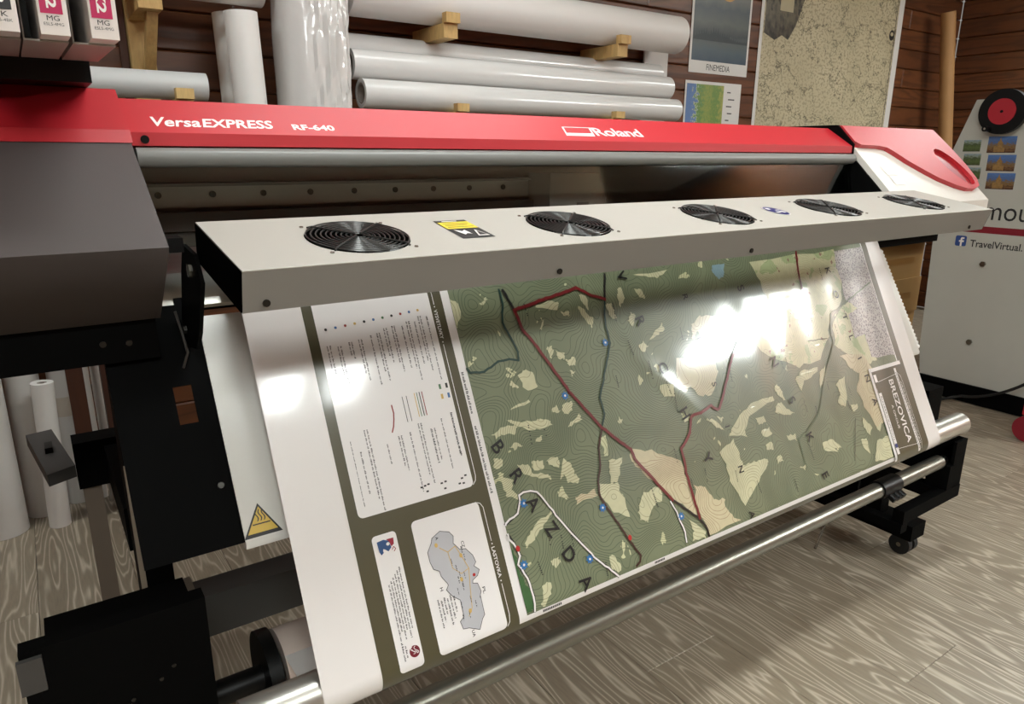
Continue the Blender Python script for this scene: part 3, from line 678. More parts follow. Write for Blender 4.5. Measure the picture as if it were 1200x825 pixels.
# the dryer with its five fans
DXa, DXb = 0.178, 1.885
d0, d1 = Vector((0, 0.757, -0.116)), Vector((0, 0.945, -0.080))
dt = (d1 - d0).normalized(); dn = Vector((0, -dt.z, dt.y))
DL = (d1 - d0).length
def on_d(xx, s, off=0.0): return W(xx, d0.y, d0.z) + dt*s + dn*off
HT = 0.050
FX = [0.343 + 0.3375*k_ for k_ in range(5)]; FS = (Vector((0, 0.8455, -0.099)) - d0).length; FR = 0.0655
circ = lambda cx, cs, r, n=40: [(cx + r*math.cos(2*PI*k_/n), cs + r*math.sin(2*PI*k_/n)) for k_ in range(n)]
dry = poly_prism('dryer_housing', [on_d(a_, s_, -0.0015) for a_, s_ in ((DXa, 0), (DXb, 0), (DXb, DL), (DXa - 0.005, DL))], dn, 0.0015, M_sheet, PR,
                 holes=[[on_d(a_, s_, -0.0015) for a_, s_ in circ(fx, FS, FR)] for fx in FX])
dry['label'] = 'light grey sheet-metal dryer housing with fans'
def dplate(name, pts, m=M_sheet, t=0.0015, bevel=0.0):
    bm = bmesh.new()
    vs = [bm.verts.new(p_) for p_ in pts]
    bm.faces.new(vs)
    r = bmesh.ops.solidify(bm, geom=list(bm.faces), thickness=t)
    return bm_obj(name, bm, m, dry)
dplate('front_panel', [on_d(DXa, 0, 0), on_d(DXb, 0, 0), on_d(DXb, 0.006, -HT), on_d(DXa, 0.006, -HT)])
dplate('back_panel', [on_d(DXa, DL - 0.002, -0.002), on_d(DXb, DL - 0.002, -0.002), on_d(DXb, DL - 0.002, -HT), on_d(DXa, DL - 0.002, -HT)])
dplate('side_panel', [on_d(DXa - 0.001, 0.0, -0.001), on_d(DXa - 0.006, DL, -0.001), on_d(DXa - 0.006, DL, -HT), on_d(DXa - 0.001, 0.006, -HT)], M_black, 0.002)
dplate('side_panel', [on_d(DXb + 0.001, 0.0, -0.001), on_d(DXb + 0.001, DL, -0.001), on_d(DXb + 0.001, DL, -HT), on_d(DXb + 0.001, 0.006, -HT)], M_black, 0.002)
dplate('base_panel', [on_d(DXa, 0.006, -HT), on_d(DXb, 0.006, -HT), on_d(DXb, DL, -HT), on_d(DXa, DL, -HT)], M_black, 0.0015)
tube('folded_edge', [on_d(DXa, 0.0004, -0.0006), on_d(DXb, 0.0004, -0.0006)], 0.0013, M_sheet, dry, 10)
for q in (0.203, 0.605, 1.021, 1.809):
    disc('screw', on_d(q, 0.0045, -0.040), (0, -1, -0.1), 0.0042, 0.002, M_screwd, dry, 12)
M_guard = mat('black_fan_guard', (78, 78, 77), 0.28, metal=0.7, var=0.05)
M_blade = mat('black_fan_blade', (40, 40, 40), 0.3, var=0.05)
def fan(fx):
    bm = bmesh.new()
    for q in range(10):
        r = 0.009 + q*0.0061
        pts = [on_d(fx + r*math.cos(2*PI*k_/36), FS + r*math.sin(2*PI*k_/36), 0.0022) for k_ in range(37)]
        add_tube(bm, pts[:-1] + [pts[0]], 0.0010, 6, cap=False)
    for q in range(4):
        a_ = PI/4 + q*PI/2
        c_, s_ = math.cos(a_), math.sin(a_)
        pts = [on_d(fx + r*c_, FS + r*s_, 0.0038) for r in (0.006, 0.03, 0.062)] + [on_d(fx + 0.069*c_, FS + 0.069*s_, 0.0012)]
        add_tube(bm, pts, 0.0012, 6)
    g = bm_obj('fan_guard', bm, M_guard, dry, smooth=True)
    # frame sleeve, hub and seven blades
    bm = bmesh.new()
    add_tube(bm, [on_d(fx, FS, -0.012), on_d(fx, FS, -0.030)], 0.021, 20)
    for q in range(7):
        a0 = 2*PI*q/7
        vs = []
        for r in (0.019, 0.042, 0.062):
            for da, hz in ((0.0, -0.028), (0.62, -0.012)):
                a_ = a0 + da + (r - 0.019)*6
                vs.append(on_d(fx + r*math.cos(a_), FS + r*math.sin(a_), hz))
        V = [bm.verts.new(v) for v in vs]
        bm.faces.new((V[0], V[1], V[3], V[2])); bm.faces.new((V[2], V[3], V[5], V[4]))
    bm_obj('fan_blades', bm, M_blade, dry)
    bm = bmesh.new()
    add_tube(bm, [on_d(fx, FS, -0.0016), on_d(fx, FS, -0.042)], FR + 0.0008, 40, cap=False)
    bm_obj('fan_sleeve', bm, M_blackp, dry)
    for q in range(4):
        a_ = PI/4 + q*PI/2
        disc('screw', on_d(fx + 0.0765*math.cos(a_), FS + 0.0765*math.sin(a_), 0.0), dn, 0.0026, 0.0014, M_chrome, dry, 10)
for fx in FX:
    fan(fx)
# warning sticker: black with a yellow band
st = flat_poly('warning_sticker', rect(0, 0, 0.051, 0.086), on_d(0.475, 0.054), (1, 0, 0), dt, M_ptext, dry, off=0.0005)
M_yel2 = mat('sticker_yellow', (236, 210, 60), 0.4, var=0.03)
flat_poly('sticker_band', rect(0.001, 0.044, 0.050, 0.076), on_d(0.475, 0.054), (1, 0, 0), dt, M_yel2, dry, off=0.0009)
for q in range(3):
    flat_poly('sticker_text', rect(0.005, 0.050 + q*0.008, 0.046 - 0.006*(q % 2), 0.0515 + q*0.008), on_d(0.475, 0.054), (1, 0, 0), dt, M_ptext, dry, off=0.0013)
flat_poly('sticker_text', rect(0.010, 0.0775, 0.034, 0.0805), on_d(0.475, 0.054), (1, 0, 0), dt, M_wprint, dry, off=0.0013)
flat_poly('sticker_mark', [(0.006, 0.038), (0.012, 0.014), (0.018, 0.020), (0.024, 0.016), (0.022, 0.036), (0.016, 0.030)], on_d(0.475, 0.054), (1, 0, 0), dt, M_wprint, dry, off=0.0013)
flat_poly('sticker_mark', [(0.028, 0.006), (0.046, 0.006), (0.037, 0.036)], on_d(0.475, 0.054), (1, 0, 0), dt, M_wprint, dry, off=0.0013)
flat_poly('sticker_mark', [(0.031, 0.009), (0.043, 0.009), (0.037, 0.028)], on_d(0.475, 0.054), (1, 0, 0), dt, M_ptext, dry, off=0.0017)
# blue oval certification sticker
M_blue = mat('sticker_blue', (40, 44, 104), 0.4, var=0.04)
flat_poly('oval_sticker', ellipse(1.185, 0.0895, 0.021, 0.030), on_d(0, 0), (1, 0, 0), dt, M_wprint, dry, off=0.0005)
flat_poly('oval_sticker', ellipse(1.185, 0.0895, 0.0195, 0.028), on_d(0, 0), (1, 0, 0), dt, M_blue, dry, off=0.0009)
for a_, b2, c_, e_ in ((1.172, 0.098, 1.182, 0.108), (1.186, 0.090, 1.198, 0.094), (1.173, 0.076, 1.186, 0.082), (1.190, 0.074, 1.197, 0.086)):
    flat_poly('sticker_mark', rect(a_, b2, c_, e_), on_d(0, 0), (1, 0, 0), dt, M_wprint, dry, off=0.0013)
# bracket arms of the dryer
def arm(xa):
    pts = [(0.930, -0.118), (1.000, -0.112), (1.030, -0.150), (1.075, -0.232), (1.06, -0.262), (0.985, -0.250), (0.955, -0.222), (0.905, -0.150)]
    o = poly_prism('dryer_bracket', [W(xa, y, z_) for y, z_ in pts], (1, 0, 0), 0.005, M_black, PR)
    disc('bolt', W(xa - 0.0045, 0.955, -0.140), (1, 0, 0), 0.009, 0.0046, M_chrome, o, 6)
    disc('bolt', W(xa - 0.0045, 1.045, -0.235), (1, 0, 0), 0.006, 0.0046, M_screwd, o, 6)
    box('dryer_latch', xa - 0.022, xa - 0.0045, 0.962, 1.0, -0.118, -0.100, M_blackp, o, bevel=0.002)
arm(0.164)
cb = tube('cable', [W(0.150, 1.03, -0.205), W(0.155, 1.025, -0.235), W(0.158, 1.02, -0.262), W(0.152, 1.03, -0.285)], 0.0018, M_dgrey, PR, 8)

# ------------------------------------------------------------------ the stand
def post(name, x0, x1, y0, y1, z0, z1, m=M_black, parent=PR, bevel=0.003): return box(name, x0, x1, y0, y1, z0, z1, m, parent, bevel)
# left leg
post('leg', 0.071, 0.120, 1.18, 1.26, -1.03, -0.266)
post('leg_strip', 0.070, 0.078, 1.172, 1.1795, -0.74, -0.47, mat('beige_strip', (150, 135, 118), 0.5))
post('foot', 0.050, 0.125, 0.80, 1.62, -1.075, -1.03)
post('cross_beam', 0.15, 1.95, 1.17, 1.23, -0.815, -0.735, M_dgrey)
post('beam_bracket', 0.1205, 0.1495, 1.165, 1.235, -0.825, -0.725, mat('beige_bracket', (138, 126, 112), 0.5))
# right leg
post('leg', 2.00, 2.06, 1.18, 1.26, -1.03, -0.263)
post('foot', 1.985, 2.060, 0.852, 1.62, -1.075, -1.028)
def caster(cx, cy):
    t0 = tube('caster', [W(cx - 0.024, cy, -H + 0.031), W(cx - 0.006, cy, -H + 0.031)], 0.0305, M_rubber, PR, 24, bevel=0.004)
    tube('caster_wheel', [W(cx + 0.006, cy, -H + 0.031), W(cx + 0.024, cy, -H + 0.031)], 0.0305, M_rubber, t0, 24, bevel=0.004)
    tube('axle', [W(cx - 0.027, cy, -H + 0.031), W(cx + 0.027, cy, -H + 0.031)], 0.007, M_chrome, t0, 12)
    box('fork', cx - 0.0055, cx + 0.0055, cy - 0.014, cy + 0.014, -H + 0.035, -1.0755, M_blackp, t0, bevel=0.001)
caster(2.015, 0.885); caster(0.0875, 0.84); caster(0.0875, 1.58); caster(2.015, 1.58)
# media roller that the print runs over
RR = 0.030
PN = Vector((0, -1, 0.492)).normalized(); PT = Vector((0, -0.492, -1)).normalized()
P_TOP = Vector((0.233, 1.01, -0.2235)); P_LEN = 0.521
tangent = P_TOP + PT*P_LEN
RC_ = tangent - PN*(RR + 0.0008)
roll_ = hollow('media_roller', W(0.135, RC_.y, RC_.z), W(2.045, RC_.y, RC_.z), RR, RR - 0.004, M_alu, PR)
tube('roller_shaft', [W(0.10, RC_.y, RC_.z), W(2.05, RC_.y, RC_.z)], 0.009, M_dgrey, PR, 12)
disc('roller_plug', W(2.030, RC_.y, RC_.z), (1, 0, 0), RR - 0.0042, 0.008, M_blackp, PR)
# right take-up bracket
box('take_up_flange', 1.975, 2.034, 0.774, 0.782, -0.869, -0.735, M_black, PR, bevel=0.001)
poly_prism('take_up_plate', [W(2.026, y, z_) for y, z_ in ((0.7825, -0.735), (0.86, -0.735), (1.16, -0.72), (1.16, -0.86), (0.7825, -0.869))], (1, 0, 0), 0.008, M_black, PR)
box('take_up_arm', 1.74, 2.034, 0.772, 0.800, -0.905, -0.8695, M_black, PR, bevel=0.002)
box('take_up_arm', 1.735, 1.765, 0.772, 1.02, -0.930, -0.9055, M_black, PR, bevel=0.002)
box('take_up_arm', 1.95, 1.985, 0.802, 1.16, -0.905, -0.870, M_black, PR, bevel=0.002)
box('foot_riser', 1.985, 2.03, 0.95, 1.02, -1.0275, -0.9055, M_black, PR, bevel=0.002)
box('foot_riser', 2.031, 2.055, 1.05, 1.12, -1.0275, -0.86, M_black, PR, bevel=0.002)
# tension tube below the print
TY, TZ = 0.800, -0.792
tb = tube('tension_tube', [W(0.16, TY, TZ), W(1.66, TY, TZ)], 0.0190, M_steel, PR, 32)
tube('tension_tube', [W(1.72, TY, TZ), W(1.945, TY, TZ)], 0.0185, M_steel, PR, 32)
cp = tube('coupling', [W(1.640, TY, TZ), W(1.655, TY, TZ), W(1.665, TY, TZ), W(1.70, TY, TZ), W(1.705, TY, TZ), W(1.722, TY, TZ)], 0.0235, M_blackp, PR, 20)
for q in range(3):
    disc('coupling_knob', W(1.672 + 0.02*q, TY - 0.018, TZ - 0.016), (0, -1, -0.5), 0.009, 0.016, M_blackp, cp, 12)
tube('tube_bearing', [W(1.947, TY, TZ), W(1.975, TY, TZ)], 0.012, M_blackp, PR, 16)
box('bearing_block', 1.955, 1.985, 0.772, 0.830, -0.869, -0.80, M_black, PR, bevel=0.002)
tube('support_strut', [W(1.80, 1.03, -1.122), W(1.90, 1.06, -1.06), W(1.985, 1.08, -1.04)], 0.004, M_chrome, PR, 8)
# black corner block behind the roller end
box('rear_block', 1.99, 2.07, 0.872, 0.95, -0.72, -0.62, M_black, PR, bevel=0.003)
# take-up motor box on the left
mb = box('motor_box', -0.080, 0.120, 0.875, 0.90, -1.00, -0.549, M_black, PR, bevel=0.003)
box('motor_clip', -0.083, -0.058, 0.868, 0.8748, -0.60, -0.556, M_dgrey, mb, bevel=0.002)
for q in ((0.058, -0.645), (0.074, -0.632), (0.024, -0.66)):
    disc('screw', W(q[0], 0.8752, q[1]), (0, -1, 0), 0.0026, 0.002, M_screwd, mb, 10)
box('motor_case', -0.06, 0.118, 0.9005, 1.06, -1.0, -0.62, M_black, PR, bevel=0.003)
box('motor_foot', 0.052, 0.118, 0.88, 1.05, -1.0295, -1.0005, M_blackp, PR, bevel=0.002)
tube('winder_shaft', [W(0.119, 1.0, -0.80), W(0.228, 1.0, -0.80)], 0.020, M_blackp, PR, 20)
disc('winder_flange', W(0.205, 1.0, -0.80), (1, 0, 0), 0.072, 0.020, M_blackp, PR, 40, bevel=0.003)
# small media tray on the left leg
tr_ = poly_prism('side_tray', [W(-0.069, 1.806, -0.625), W(-0.037, 1.541, -0.625), W(0.011, 1.565, -0.625), W(-0.020, 1.817, -0.625)], (0, 0, 1), 0.025, M_dgrey, PR)
tr_['label'] = 'small dark tray behind the left leg'
box('tray_knob', -0.036, -0.022, 1.66, 1.70, -0.5998, -0.588, M_blackp, tr_, bevel=0.002)
box('tray_bracket', 0.012, 0.110, 1.59, 1.65, -0.665, -0.565, M_black, PR, bevel=0.003)
box('tray_bracket', 0.066, 0.110, 1.262, 1.5895, -0.66, -0.58, M_black, PR, bevel=0.002)
post('rear_leg', 0.018, 0.052, 1.60, 1.64, -1.029, -0.6655, mat('taupe_steel', (112, 100, 88), 0.5))
box('rear_leg_foot', 0.010, 0.064, 1.585, 1.6205, -1.0750, -1.0295, M_black, PR)

# ------------------------------------------------------------------ the printed map sheet
PRINT = thing('map_print', 'glossy printed hiking map hanging from the printer over the silver roller', 'map', (1.05, 0.80, 0))
PWID = 1.642
def smooth01(t):
    t = max(0.0, min(1.0, t)); return t*t*(3 - 2*t)
def wave(u, s):
    """gentle buckles of the hanging sheet, in metres along the normal"""
    f = smooth01((P_LEN - s)/0.16)*smooth01(s/0.06)
    g = smooth01((u - 0.90)/0.2)*smooth01((PWID + 0.1 - u)/0.2)
    w = 0.0008*math.sin(2*PI*u/0.62 + 0.8)*f
    w += 0.00055*g*f*math.sin(2*PI*(u + 0.16*s)/0.115)
    # one soft diagonal ridge
    c = 0.69 + 0.17*smooth01((s - 0.12)/0.26)
    w += 0.0011*f*math.exp(-((u - c)/0.024)**2)*smooth01((s - 0.10)/0.08)*smooth01((0.40 - s)/0.1)
    return w
TOP_PATH = [(0.0, 1.01, -0.2235)]
for y_, z_ in ((1.0145, -0.2145), (1.022, -0.204), (1.034, -0.194), (1.05, -0.185), (1.07, -0.178), (1.10, -0.170), (1.135, -0.155), (1.17, -0.142)):
    q0 = TOP_PATH[-1]
    TOP_PATH.append((q0[0] + math.hypot(y_ - q0[1], z_ - q0[2]), y_, z_))
def S(u, s, off=0.0):
    x = P_TOP.x + u
    if s < 0:
        L = TOP_PATH; t = -s
        for (a, b) in zip(L[:-1], L[1:]):
            if t <= b[0] or b is L[-1]:
                k_ = (t - a[0])/(b[0] - a[0])
                y, z = a[1] + (b[1] - a[1])*k_, a[2] + (b[2] - a[2])*k_
                d = Vector((0, b[1] - a[1], b[2] - a[2])).normalized()
                p = Vector((0, y, z)) + Vector((0, -d.z, d.y))*off
                break
    elif s <= P_LEN:
        p = P_TOP + PT*s + PN*(wave(u, s) + off)
    else:
        R_ = RR + 0.0008
        a = (s - P_LEN)/R_
        am = 1.95
        if a <= am:
            p = RC_ + (PN*math.cos(a) + PT*math.sin(a))*(R_ + off)
        else:
            d = PN*(-math.sin(am)) + PT*math.cos(am)
            p = RC_ + (PN*math.cos(am) + PT*math.sin(am))*(R_ + off) + d*((a - am)*R_)
    return Vector((x, p.y, p.z + H))
S_MIN, S_END = -0.155, P_LEN + 0.031*1.95 + 0.17
def sheet_grid(name, u0, u1, s0, s1, off, m, parent, du=0.012, ds=0.012):
    nu = max(2, int((u1 - u0)/du)); ns = max(2, int((s1 - s0)/ds))
    vs = []; uvs = []
    sv = []
    s = s0
    while s < s1 - 1e-6:
        sv.append(s)
        g = 0.0125 if s < P_LEN - 1e-6 else 0.003
        nxt = (math.floor(s/g + 1e-6) + 1)*g
        if s < -1e-6: nxt = min(nxt, 0.0)
        if s < P_LEN - 1e-6: nxt = min(nxt, P_LEN)
        s = nxt
    sv.append(s1); ns = len(sv) - 1
    for j in range(ns + 1):
        s = sv[j]
        for i in range(nu + 1):
            u = u0 + (u1 - u0)*i/nu
            vs.append(S(u, s, off)); uvs.append((u, s))
    fs = [(j*(nu+1)+i, (j+1)*(nu+1)+i, (j+1)*(nu+1)+i+1, j*(nu+1)+i+1) for j in range(ns) for i in range(nu)]
    me = bpy.data.meshes.new(name); me.from_pydata(vs, [], fs)
    ul = me.uv_layers.new(name='UVMap')
    for l in me.loops: ul.data[l.index].uv = uvs[l.vertex_index]
    return link(name, me, m, parent, smooth=True)
STUFF = {'place_names', 'small_text', 'bold_text', 'outline', 'heading_dots', 'country_towns', 'country_roads', 'title_rule', 'title_frame', 'title_hatching', 'title_small_text', 'margin_text', 'lettering', 'country_border', 'emblem'}
def drape(name, polys, off, m, parent, maxlen=0.025, faces=None):
    """flat outlines in (u, s) laid on the sheet; polys = list of outlines, or (verts, faces) when faces is given"""
    bm = bmesh.new()
    if faces is not None:
        V = [bm.verts.new((a, b, 0)) for a, b in polys]
        for f in faces:
            try: bm.faces.new([V[i] for i in f])
            except ValueError: pass
    else:
        for pts in polys:
            V = [bm.verts.new((a, b, 0)) for a, b in pts]
            for t in tessellate_polygon([[Vector((a, b, 0)) for a, b in pts]]):
                try: bm.faces.new([V[i] for i in t])
                except ValueError: pass
    for _ in range(7):
        es = [e for e in bm.edges if e.calc_length() > (0.005 if max(v.co.y for v in e.verts) > P_LEN - 0.004 else maxlen)]
        if not es: break
        bmesh.ops.subdivide_edges(bm, edges=es, cuts=1)
        bmesh.ops.triangulate(bm, faces=[f for f in bm.faces if len(f.verts) > 3])
    bm.faces.ensure_lookup_table()
    ul = bm.loops.layers.uv.new('UVMap')
    for f in bm.faces:
        for l in f.loops: l[ul].uv = (l.vert.co.x, l.vert.co.y)
    for f in bm.faces:
        f.normal_update()
        if f.normal.z > 0: f.normal_flip()
        f.smooth = True
    for v in bm.verts: v.co = S(v.co.x, v.co.y, off)
    me = bpy.data.meshes.new(name); bm.to_mesh(me); bm.free()
    o = link(name, me, m, parent)
    if name in STUFF: o['kind'] = 'stuff'
    return o

sheet = sheet_grid('sheet', 0, PWID, S_MIN, S_END, 0.0, M_print, PRINT)
sheet['label'] = 'white glossy paper'
band = sheet_grid('printed_border', 0.083, 1.582, S_MIN, 0.600, 0.0003, M_olive, PRINT)
band['label'] = 'dark olive printed border'
ml, mr, mb_ = 0.3145, 1.5585, 0.5375
mapw = sheet_grid('map_margin', ml, mr, S_MIN, mb_, 0.0006, M_pwhite, PRINT)
field = sheet_grid('map_field', ml + 0.0145, mr - 0.004, S_MIN, mb_ - 0.0095, 0.0009, M_map, PRINT)
field['label'] = 'green topographic map with contour lines'
mm = lambda L: [(a/1000.0, b/1000.0) for a, b in L]
def in_map(L): return [(min(max(a, ml + 0.0146), mr - 0.0042), min(max(b, S_MIN), mb_ - 0.0097)) for a, b in L]
# ragged edge for meadow outlines
rj = random.Random(3)
def rag(L, amp=0.0022, n=3):
    out = []
    for i in range(len(L)):
        a, b = L[i], L[(i+1) % len(L)]
        for k_ in range(n):
            t = k_/n
            out.append((a[0]+(b[0]-a[0])*t + rj.uniform(-amp, amp), a[1]+(b[1]-a[1])*t + rj.uniform(-amp, amp)))
    return out
MP = {'pale': patch_material('print_meadow_pale', (200, 198, 162)), 'tan': patch_material('print_meadow_tan', (200, 190, 156), (120, 74, 56), amt=0.55),
      'beige': patch_material('print_valley_beige', (200, 198, 160), amt=0.3, blotch=(168, 180, 134)), 'town': patch_material('print_town_violet', (150, 141, 138), mottled=0.55, mott=(84, 74, 88)),
      'lake': patch_material('print_lake_blue', (132, 160, 170), amt=0.2), 'valley': patch_material('print_valley_green', (62, 100, 58), amt=0.1)}
for q, key in enumerate(('beige', 'tan', 'town', 'pale', 'lake', 'valley')):
    polys = [in_map(rag(mm(L), 0.004 if key in ('beige', 'tan') else 0.0022, 4)) for L in MAP_POLYS[key]]
    for pl_ in polys:
        drape({'beige': 'lowland', 'tan': 'farm_field', 'town': 'town', 'pale': 'meadow', 'lake': 'lake', 'valley': 'woodland'}[key], [pl_], 0.0012 + 0.0002*q, MP[key], field)
def ribbon(L, w):
    """quads along a polyline, joined with a short overlap"""
    out = []
    for (a, b) in zip(L[:-1], L[1:]):
        d = Vector((b[0]-a[0], b[1]-a[1])); ln = d.length
        if ln < 1e-6: continue
        d /= ln; n = Vector((-d.y, d.x))*w/2; e = d*w*0.35
        A = Vector(a) - e; B = Vector(b) + e
        out.append([tuple(A+n), tuple(B+n), tuple(B-n), tuple(A-n)])
    return out
def wiggle(L, step=0.008, amp=0.0009):
    out = []
    for (a, b) in zip(L[:-1], L[1:]):
        d = math.hypot(b[0]-a[0], b[1]-a[1]); n = max(1, int(d/step))
        for k_ in range(n):
            t = k_/n; out.append((a[0]+(b[0]-a[0])*t + rj.uniform(-amp, amp), a[1]+(b[1]-a[1])*t + rj.uniform(-amp, amp)))
    out.append(L[-1]); return out
LM = {'red': mat('print_route_red', (112, 24, 26), 0.4, coat=0.8), 'black': mat('print_route_black', (26, 26, 24), 0.4, coat=0.8), 'teal': mat('print_route_teal', (24, 58, 52), 0.4, coat=0.8),
      'brown': mat('print_route_brown', (66, 38, 30), 0.4, coat=0.8), 'white': M_pwhite, 'stream': mat('print_stream_grey', (98, 110, 84), 0.4, coat=0.8), 'dash': mat('print_dash', (52, 58, 44), 0.4)}
LW = {'red': 0.0060, 'black': 0.0046, 'teal': 0.0038, 'brown': 0.0038, 'white': 0.0032, 'stream': 0.0032, 'dash': 0.0018}
for key, Ls in MAP_LINES.items():
    if key == 'white':
        for L in Ls:
            drape('road_edge', ribbon(in_map(wiggle(mm(L), 0.02, 0.0004)), 0.0050), 0.0023, LM['black'], field)
    nm = {'red': 'red_route', 'black': 'road', 'teal': 'teal_route', 'brown': 'brown_route', 'white': 'white_road', 'stream': 'stream', 'dash': 'boundary'}[key]
    for L in Ls:
        drape(nm, ribbon(in_map(wiggle(mm(L))), LW[key]), {'red': 0.0030, 'white': 0.0026}.get(key, 0.0028), LM[key], field)
# faint footpaths and names too small to read
tiny = []
for q in range(46):
    u, s = rj.uniform(0.36, 1.50), rj.uniform(0.03, 0.50)
    if u > 1.40 and s > 0.29: continue
    a0 = rj.uniform(-0.15, 0.15)
    for k_ in range(rj.randint(5, 11)):
        if rj.random() < 0.2: continue
        tiny.append([(u + a0*0.0034*k_, s + 0.0034*k_), (u + a0*0.0034*k_ + 0.0024, s + 0.0034*k_), (u + a0*0.0034*k_ + 0.0024, s + 0.0034*k_ + 0.0019), (u + a0*0.0034*k_, s + 0.0034*k_ + 0.0019)])
drape('place_names', tiny, 0.0028, M_ptext, field)
# blue waymarks and red dots
M_pblue = mat('print_waymark_blue', (42, 110, 170), 0.4, coat=0.8)
def star(c, r):
    return [(c[0] + (r if k_ % 2 == 0 else r*0.6)*math.cos(PI*k_/8), c[1] + (r if k_ % 2 == 0 else r*0.6)*math.sin(PI*k_/8)) for k_ in range(16)]
for a, b in MAP_STARS:
    drape('waymark', [star((a/1000, b/1000), 0.0085)], 0.0032, M_pblue, field)
    drape('waymark_centre', [star((a/1000, b/1000), 0.0026)], 0.0035, M_pwhite, field)
M_pred = mat('print_dot_red', (176, 40, 36), 0.4)
for a, b in MAP_REDDOTS:
    drape('hut_mark', [ellipse(a/1000, b/1000, 0.004, 0.005, 10)], 0.0032, M_pred, field)
# large region names, letter by letter along their curve
M_pblack = mat('print_letter_black', (20, 20, 20), 0.4, coat=0.8)
def letter_at(ch, c, d, size, off, m, parent, name='letter', bold=0.012):
    """ch upright on a baseline running along d = (du, ds); glyph tops point to the sheet's right"""
    vs, fs = text_mesh(ch, 1.0, bold=bold)
    x0, x1 = min(v[0] for v in vs), max(v[0] for v in vs); y0, y1 = min(v[1] for v in vs), max(v[1] for v in vs)
    k_ = size/(y1 - y0); cx, cy = (x0+x1)/2, (y0+y1)/2
    e = Vector((d[0], d[1])).normalized(); up_ = Vector((e.y, -e.x))
    P = [(c[0] + e.x*(x-cx)*k_ + up_.x*(y-cy)*k_, c[1] + e.y*(x-cx)*k_ + up_.y*(y-cy)*k_) for x, y in vs]
    return drape(name, P, off, m, parent, faces=fs, maxlen=0.02)
for w_, pts, size in MAP_WORDS:
    pts = mm(pts)
    for q, ch in enumerate(w_):
        a, b = pts[max(q-1, 0)], pts[min(q+1, len(pts)-1)]
        letter_at(ch, pts[q], (b[0]-a[0], b[1]-a[1]), size/1000.0, 0.0034, M_pblack, field, bold=0.014)

def line_text(s, u, s0, s1, h, m, parent, off, name='lettering', bold=0.0, **kw):
    """a word running down the sheet from s0 to s1, glyph tops to the right, height h"""
    vs, fs = text_fit(s, s1 - s0, h, bold=bold, **kw)
    return drape(name, [(u + y, s0 + x) for x, y in vs], off, m, parent, faces=fs, maxlen=0.02)
def words_row(u, s0, s1, h, rng):
    """a line of print too small to read"""
    out = []; s = s0
    while s < s1:
        L = min(rng.uniform(0.003, 0.011), s1 - s)
        k_ = s
        while k_ < s + L:
            d = min(rng.uniform(0.0008, 0.0016), s + L - k_)
            hh = h*rng.choice((0.7, 0.7, 1.0))
            out.append([(u, k_), (u + hh, k_), (u + hh, k_ + d), (u, k_ + d)])
            k_ += d + 0.0006
        s += L + 0.0018
    return out

# legend panel
rt = random.Random(11)
leg = drape('legend_panel', [round_rect(0.0985, S_MIN + 0.01, 0.2915, 0.311, 0.008)], 0.0007, M_pwhite, PRINT)
leg['label'] = 'white legend panel with rows of small text'
rows = []
pairs = [(0.279, 0.030, 0.135, 1), (0.268, 0.028, 0.120, 2), (0.256, 0.036, 0.105, 1), (0.246, 0.034, 0.130, 2), (0.233, 0.040, 0.108, 1), (0.220, 0.038, 0.112, 2), (0.206, 0.040, 0.095, 2), (0.193, 0.046, 0.122, 2), (0.178, 0.048, 0.126, 1), (0.162, 0.052, 0.118, 2), (0.146, 0.054, 0.080, 2), (0.128, 0.058, 0.116, 2), (0.112, 0.055, 0.098, 2)]
for u, a, b, n_ in pairs:
    for q in range(n_):
        rows += words_row(u - 0.0042*q, a, a + (b - a)*(0.8 if q else 1.0), 0.0024, rt)
pairs = [(0.282, 0.190, 0.262, 1), (0.262, 0.196, 0.276, 1), (0.247, 0.208, 0.258, 1), (0.226, 0.196, 0.290, 2), (0.205, 0.206, 0.298, 1), (0.190, 0.208, 0.262, 2), (0.165, 0.216, 0.246, 1), (0.139, 0.188, 0.309, 2), (0.122, 0.218, 0.280, 1)]
for u, a, b, n_ in pairs:
    for q in range(n_):
        rows += words_row(u - 0.0045*q, a, a + (b - a)*(0.85 if q else 1.0), 0.0024, rt)
drape('small_text', rows, 0.0010, M_pgrey, leg)
bold_rows = words_row(0.2805, 0.190, 0.258, 0.0034, rt) + words_row(0.2405, 0.208, 0.262, 0.0034, rt) + words_row(0.1105, 0.200, 0.296, 0.0014, rt)
drape('bold_text', bold_rows, 0.0012, M_ptext, leg)
SW = {'a': mat('print_swatch_dark', (44, 40, 40), 0.4), 'b': mat('print_swatch_red', (150, 60, 56), 0.4), 'c': mat('print_swatch_green', (84, 120, 84), 0.4), 'd': mat('print_swatch_ochre', (206, 172, 100), 0.4), 'e': mat('print_swatch_blue', (72, 110, 160), 0.4)}
for q, (u, a, b, h_, kk) in enumerate([(0.240, 0.148, 0.186, 0.0014, 'b'), (0.2355, 0.148, 0.186, 0.0014, 'a'), (0.231, 0.148, 0.186, 0.0012, 'c'), (0.227, 0.148, 0.186, 0.0012, 'd'), (0.213, 0.150, 0.190, 0.0010, 'a'), (0.206, 0.150, 0.190, 0.0010, 'a'),
                                        (0.284, 0.142, 0.150, 0.004, 'a'), (0.272, 0.142, 0.150, 0.004, 'c'), (0.284, 0.158, 0.166, 0.004, 'e'), (0.272, 0.158, 0.166, 0.004, 'd')]):
    drape('legend_swatch', [rect(u, a, u + h_, b)], 0.0011, SW[kk], leg)
drape('legend_swatch', ribbon([(0.1865, 0.160), (0.187, 0.172), (0.185, 0.182), (0.182, 0.192), (0.178, 0.200)], 0.0020), 0.0012, SW['b'], leg)
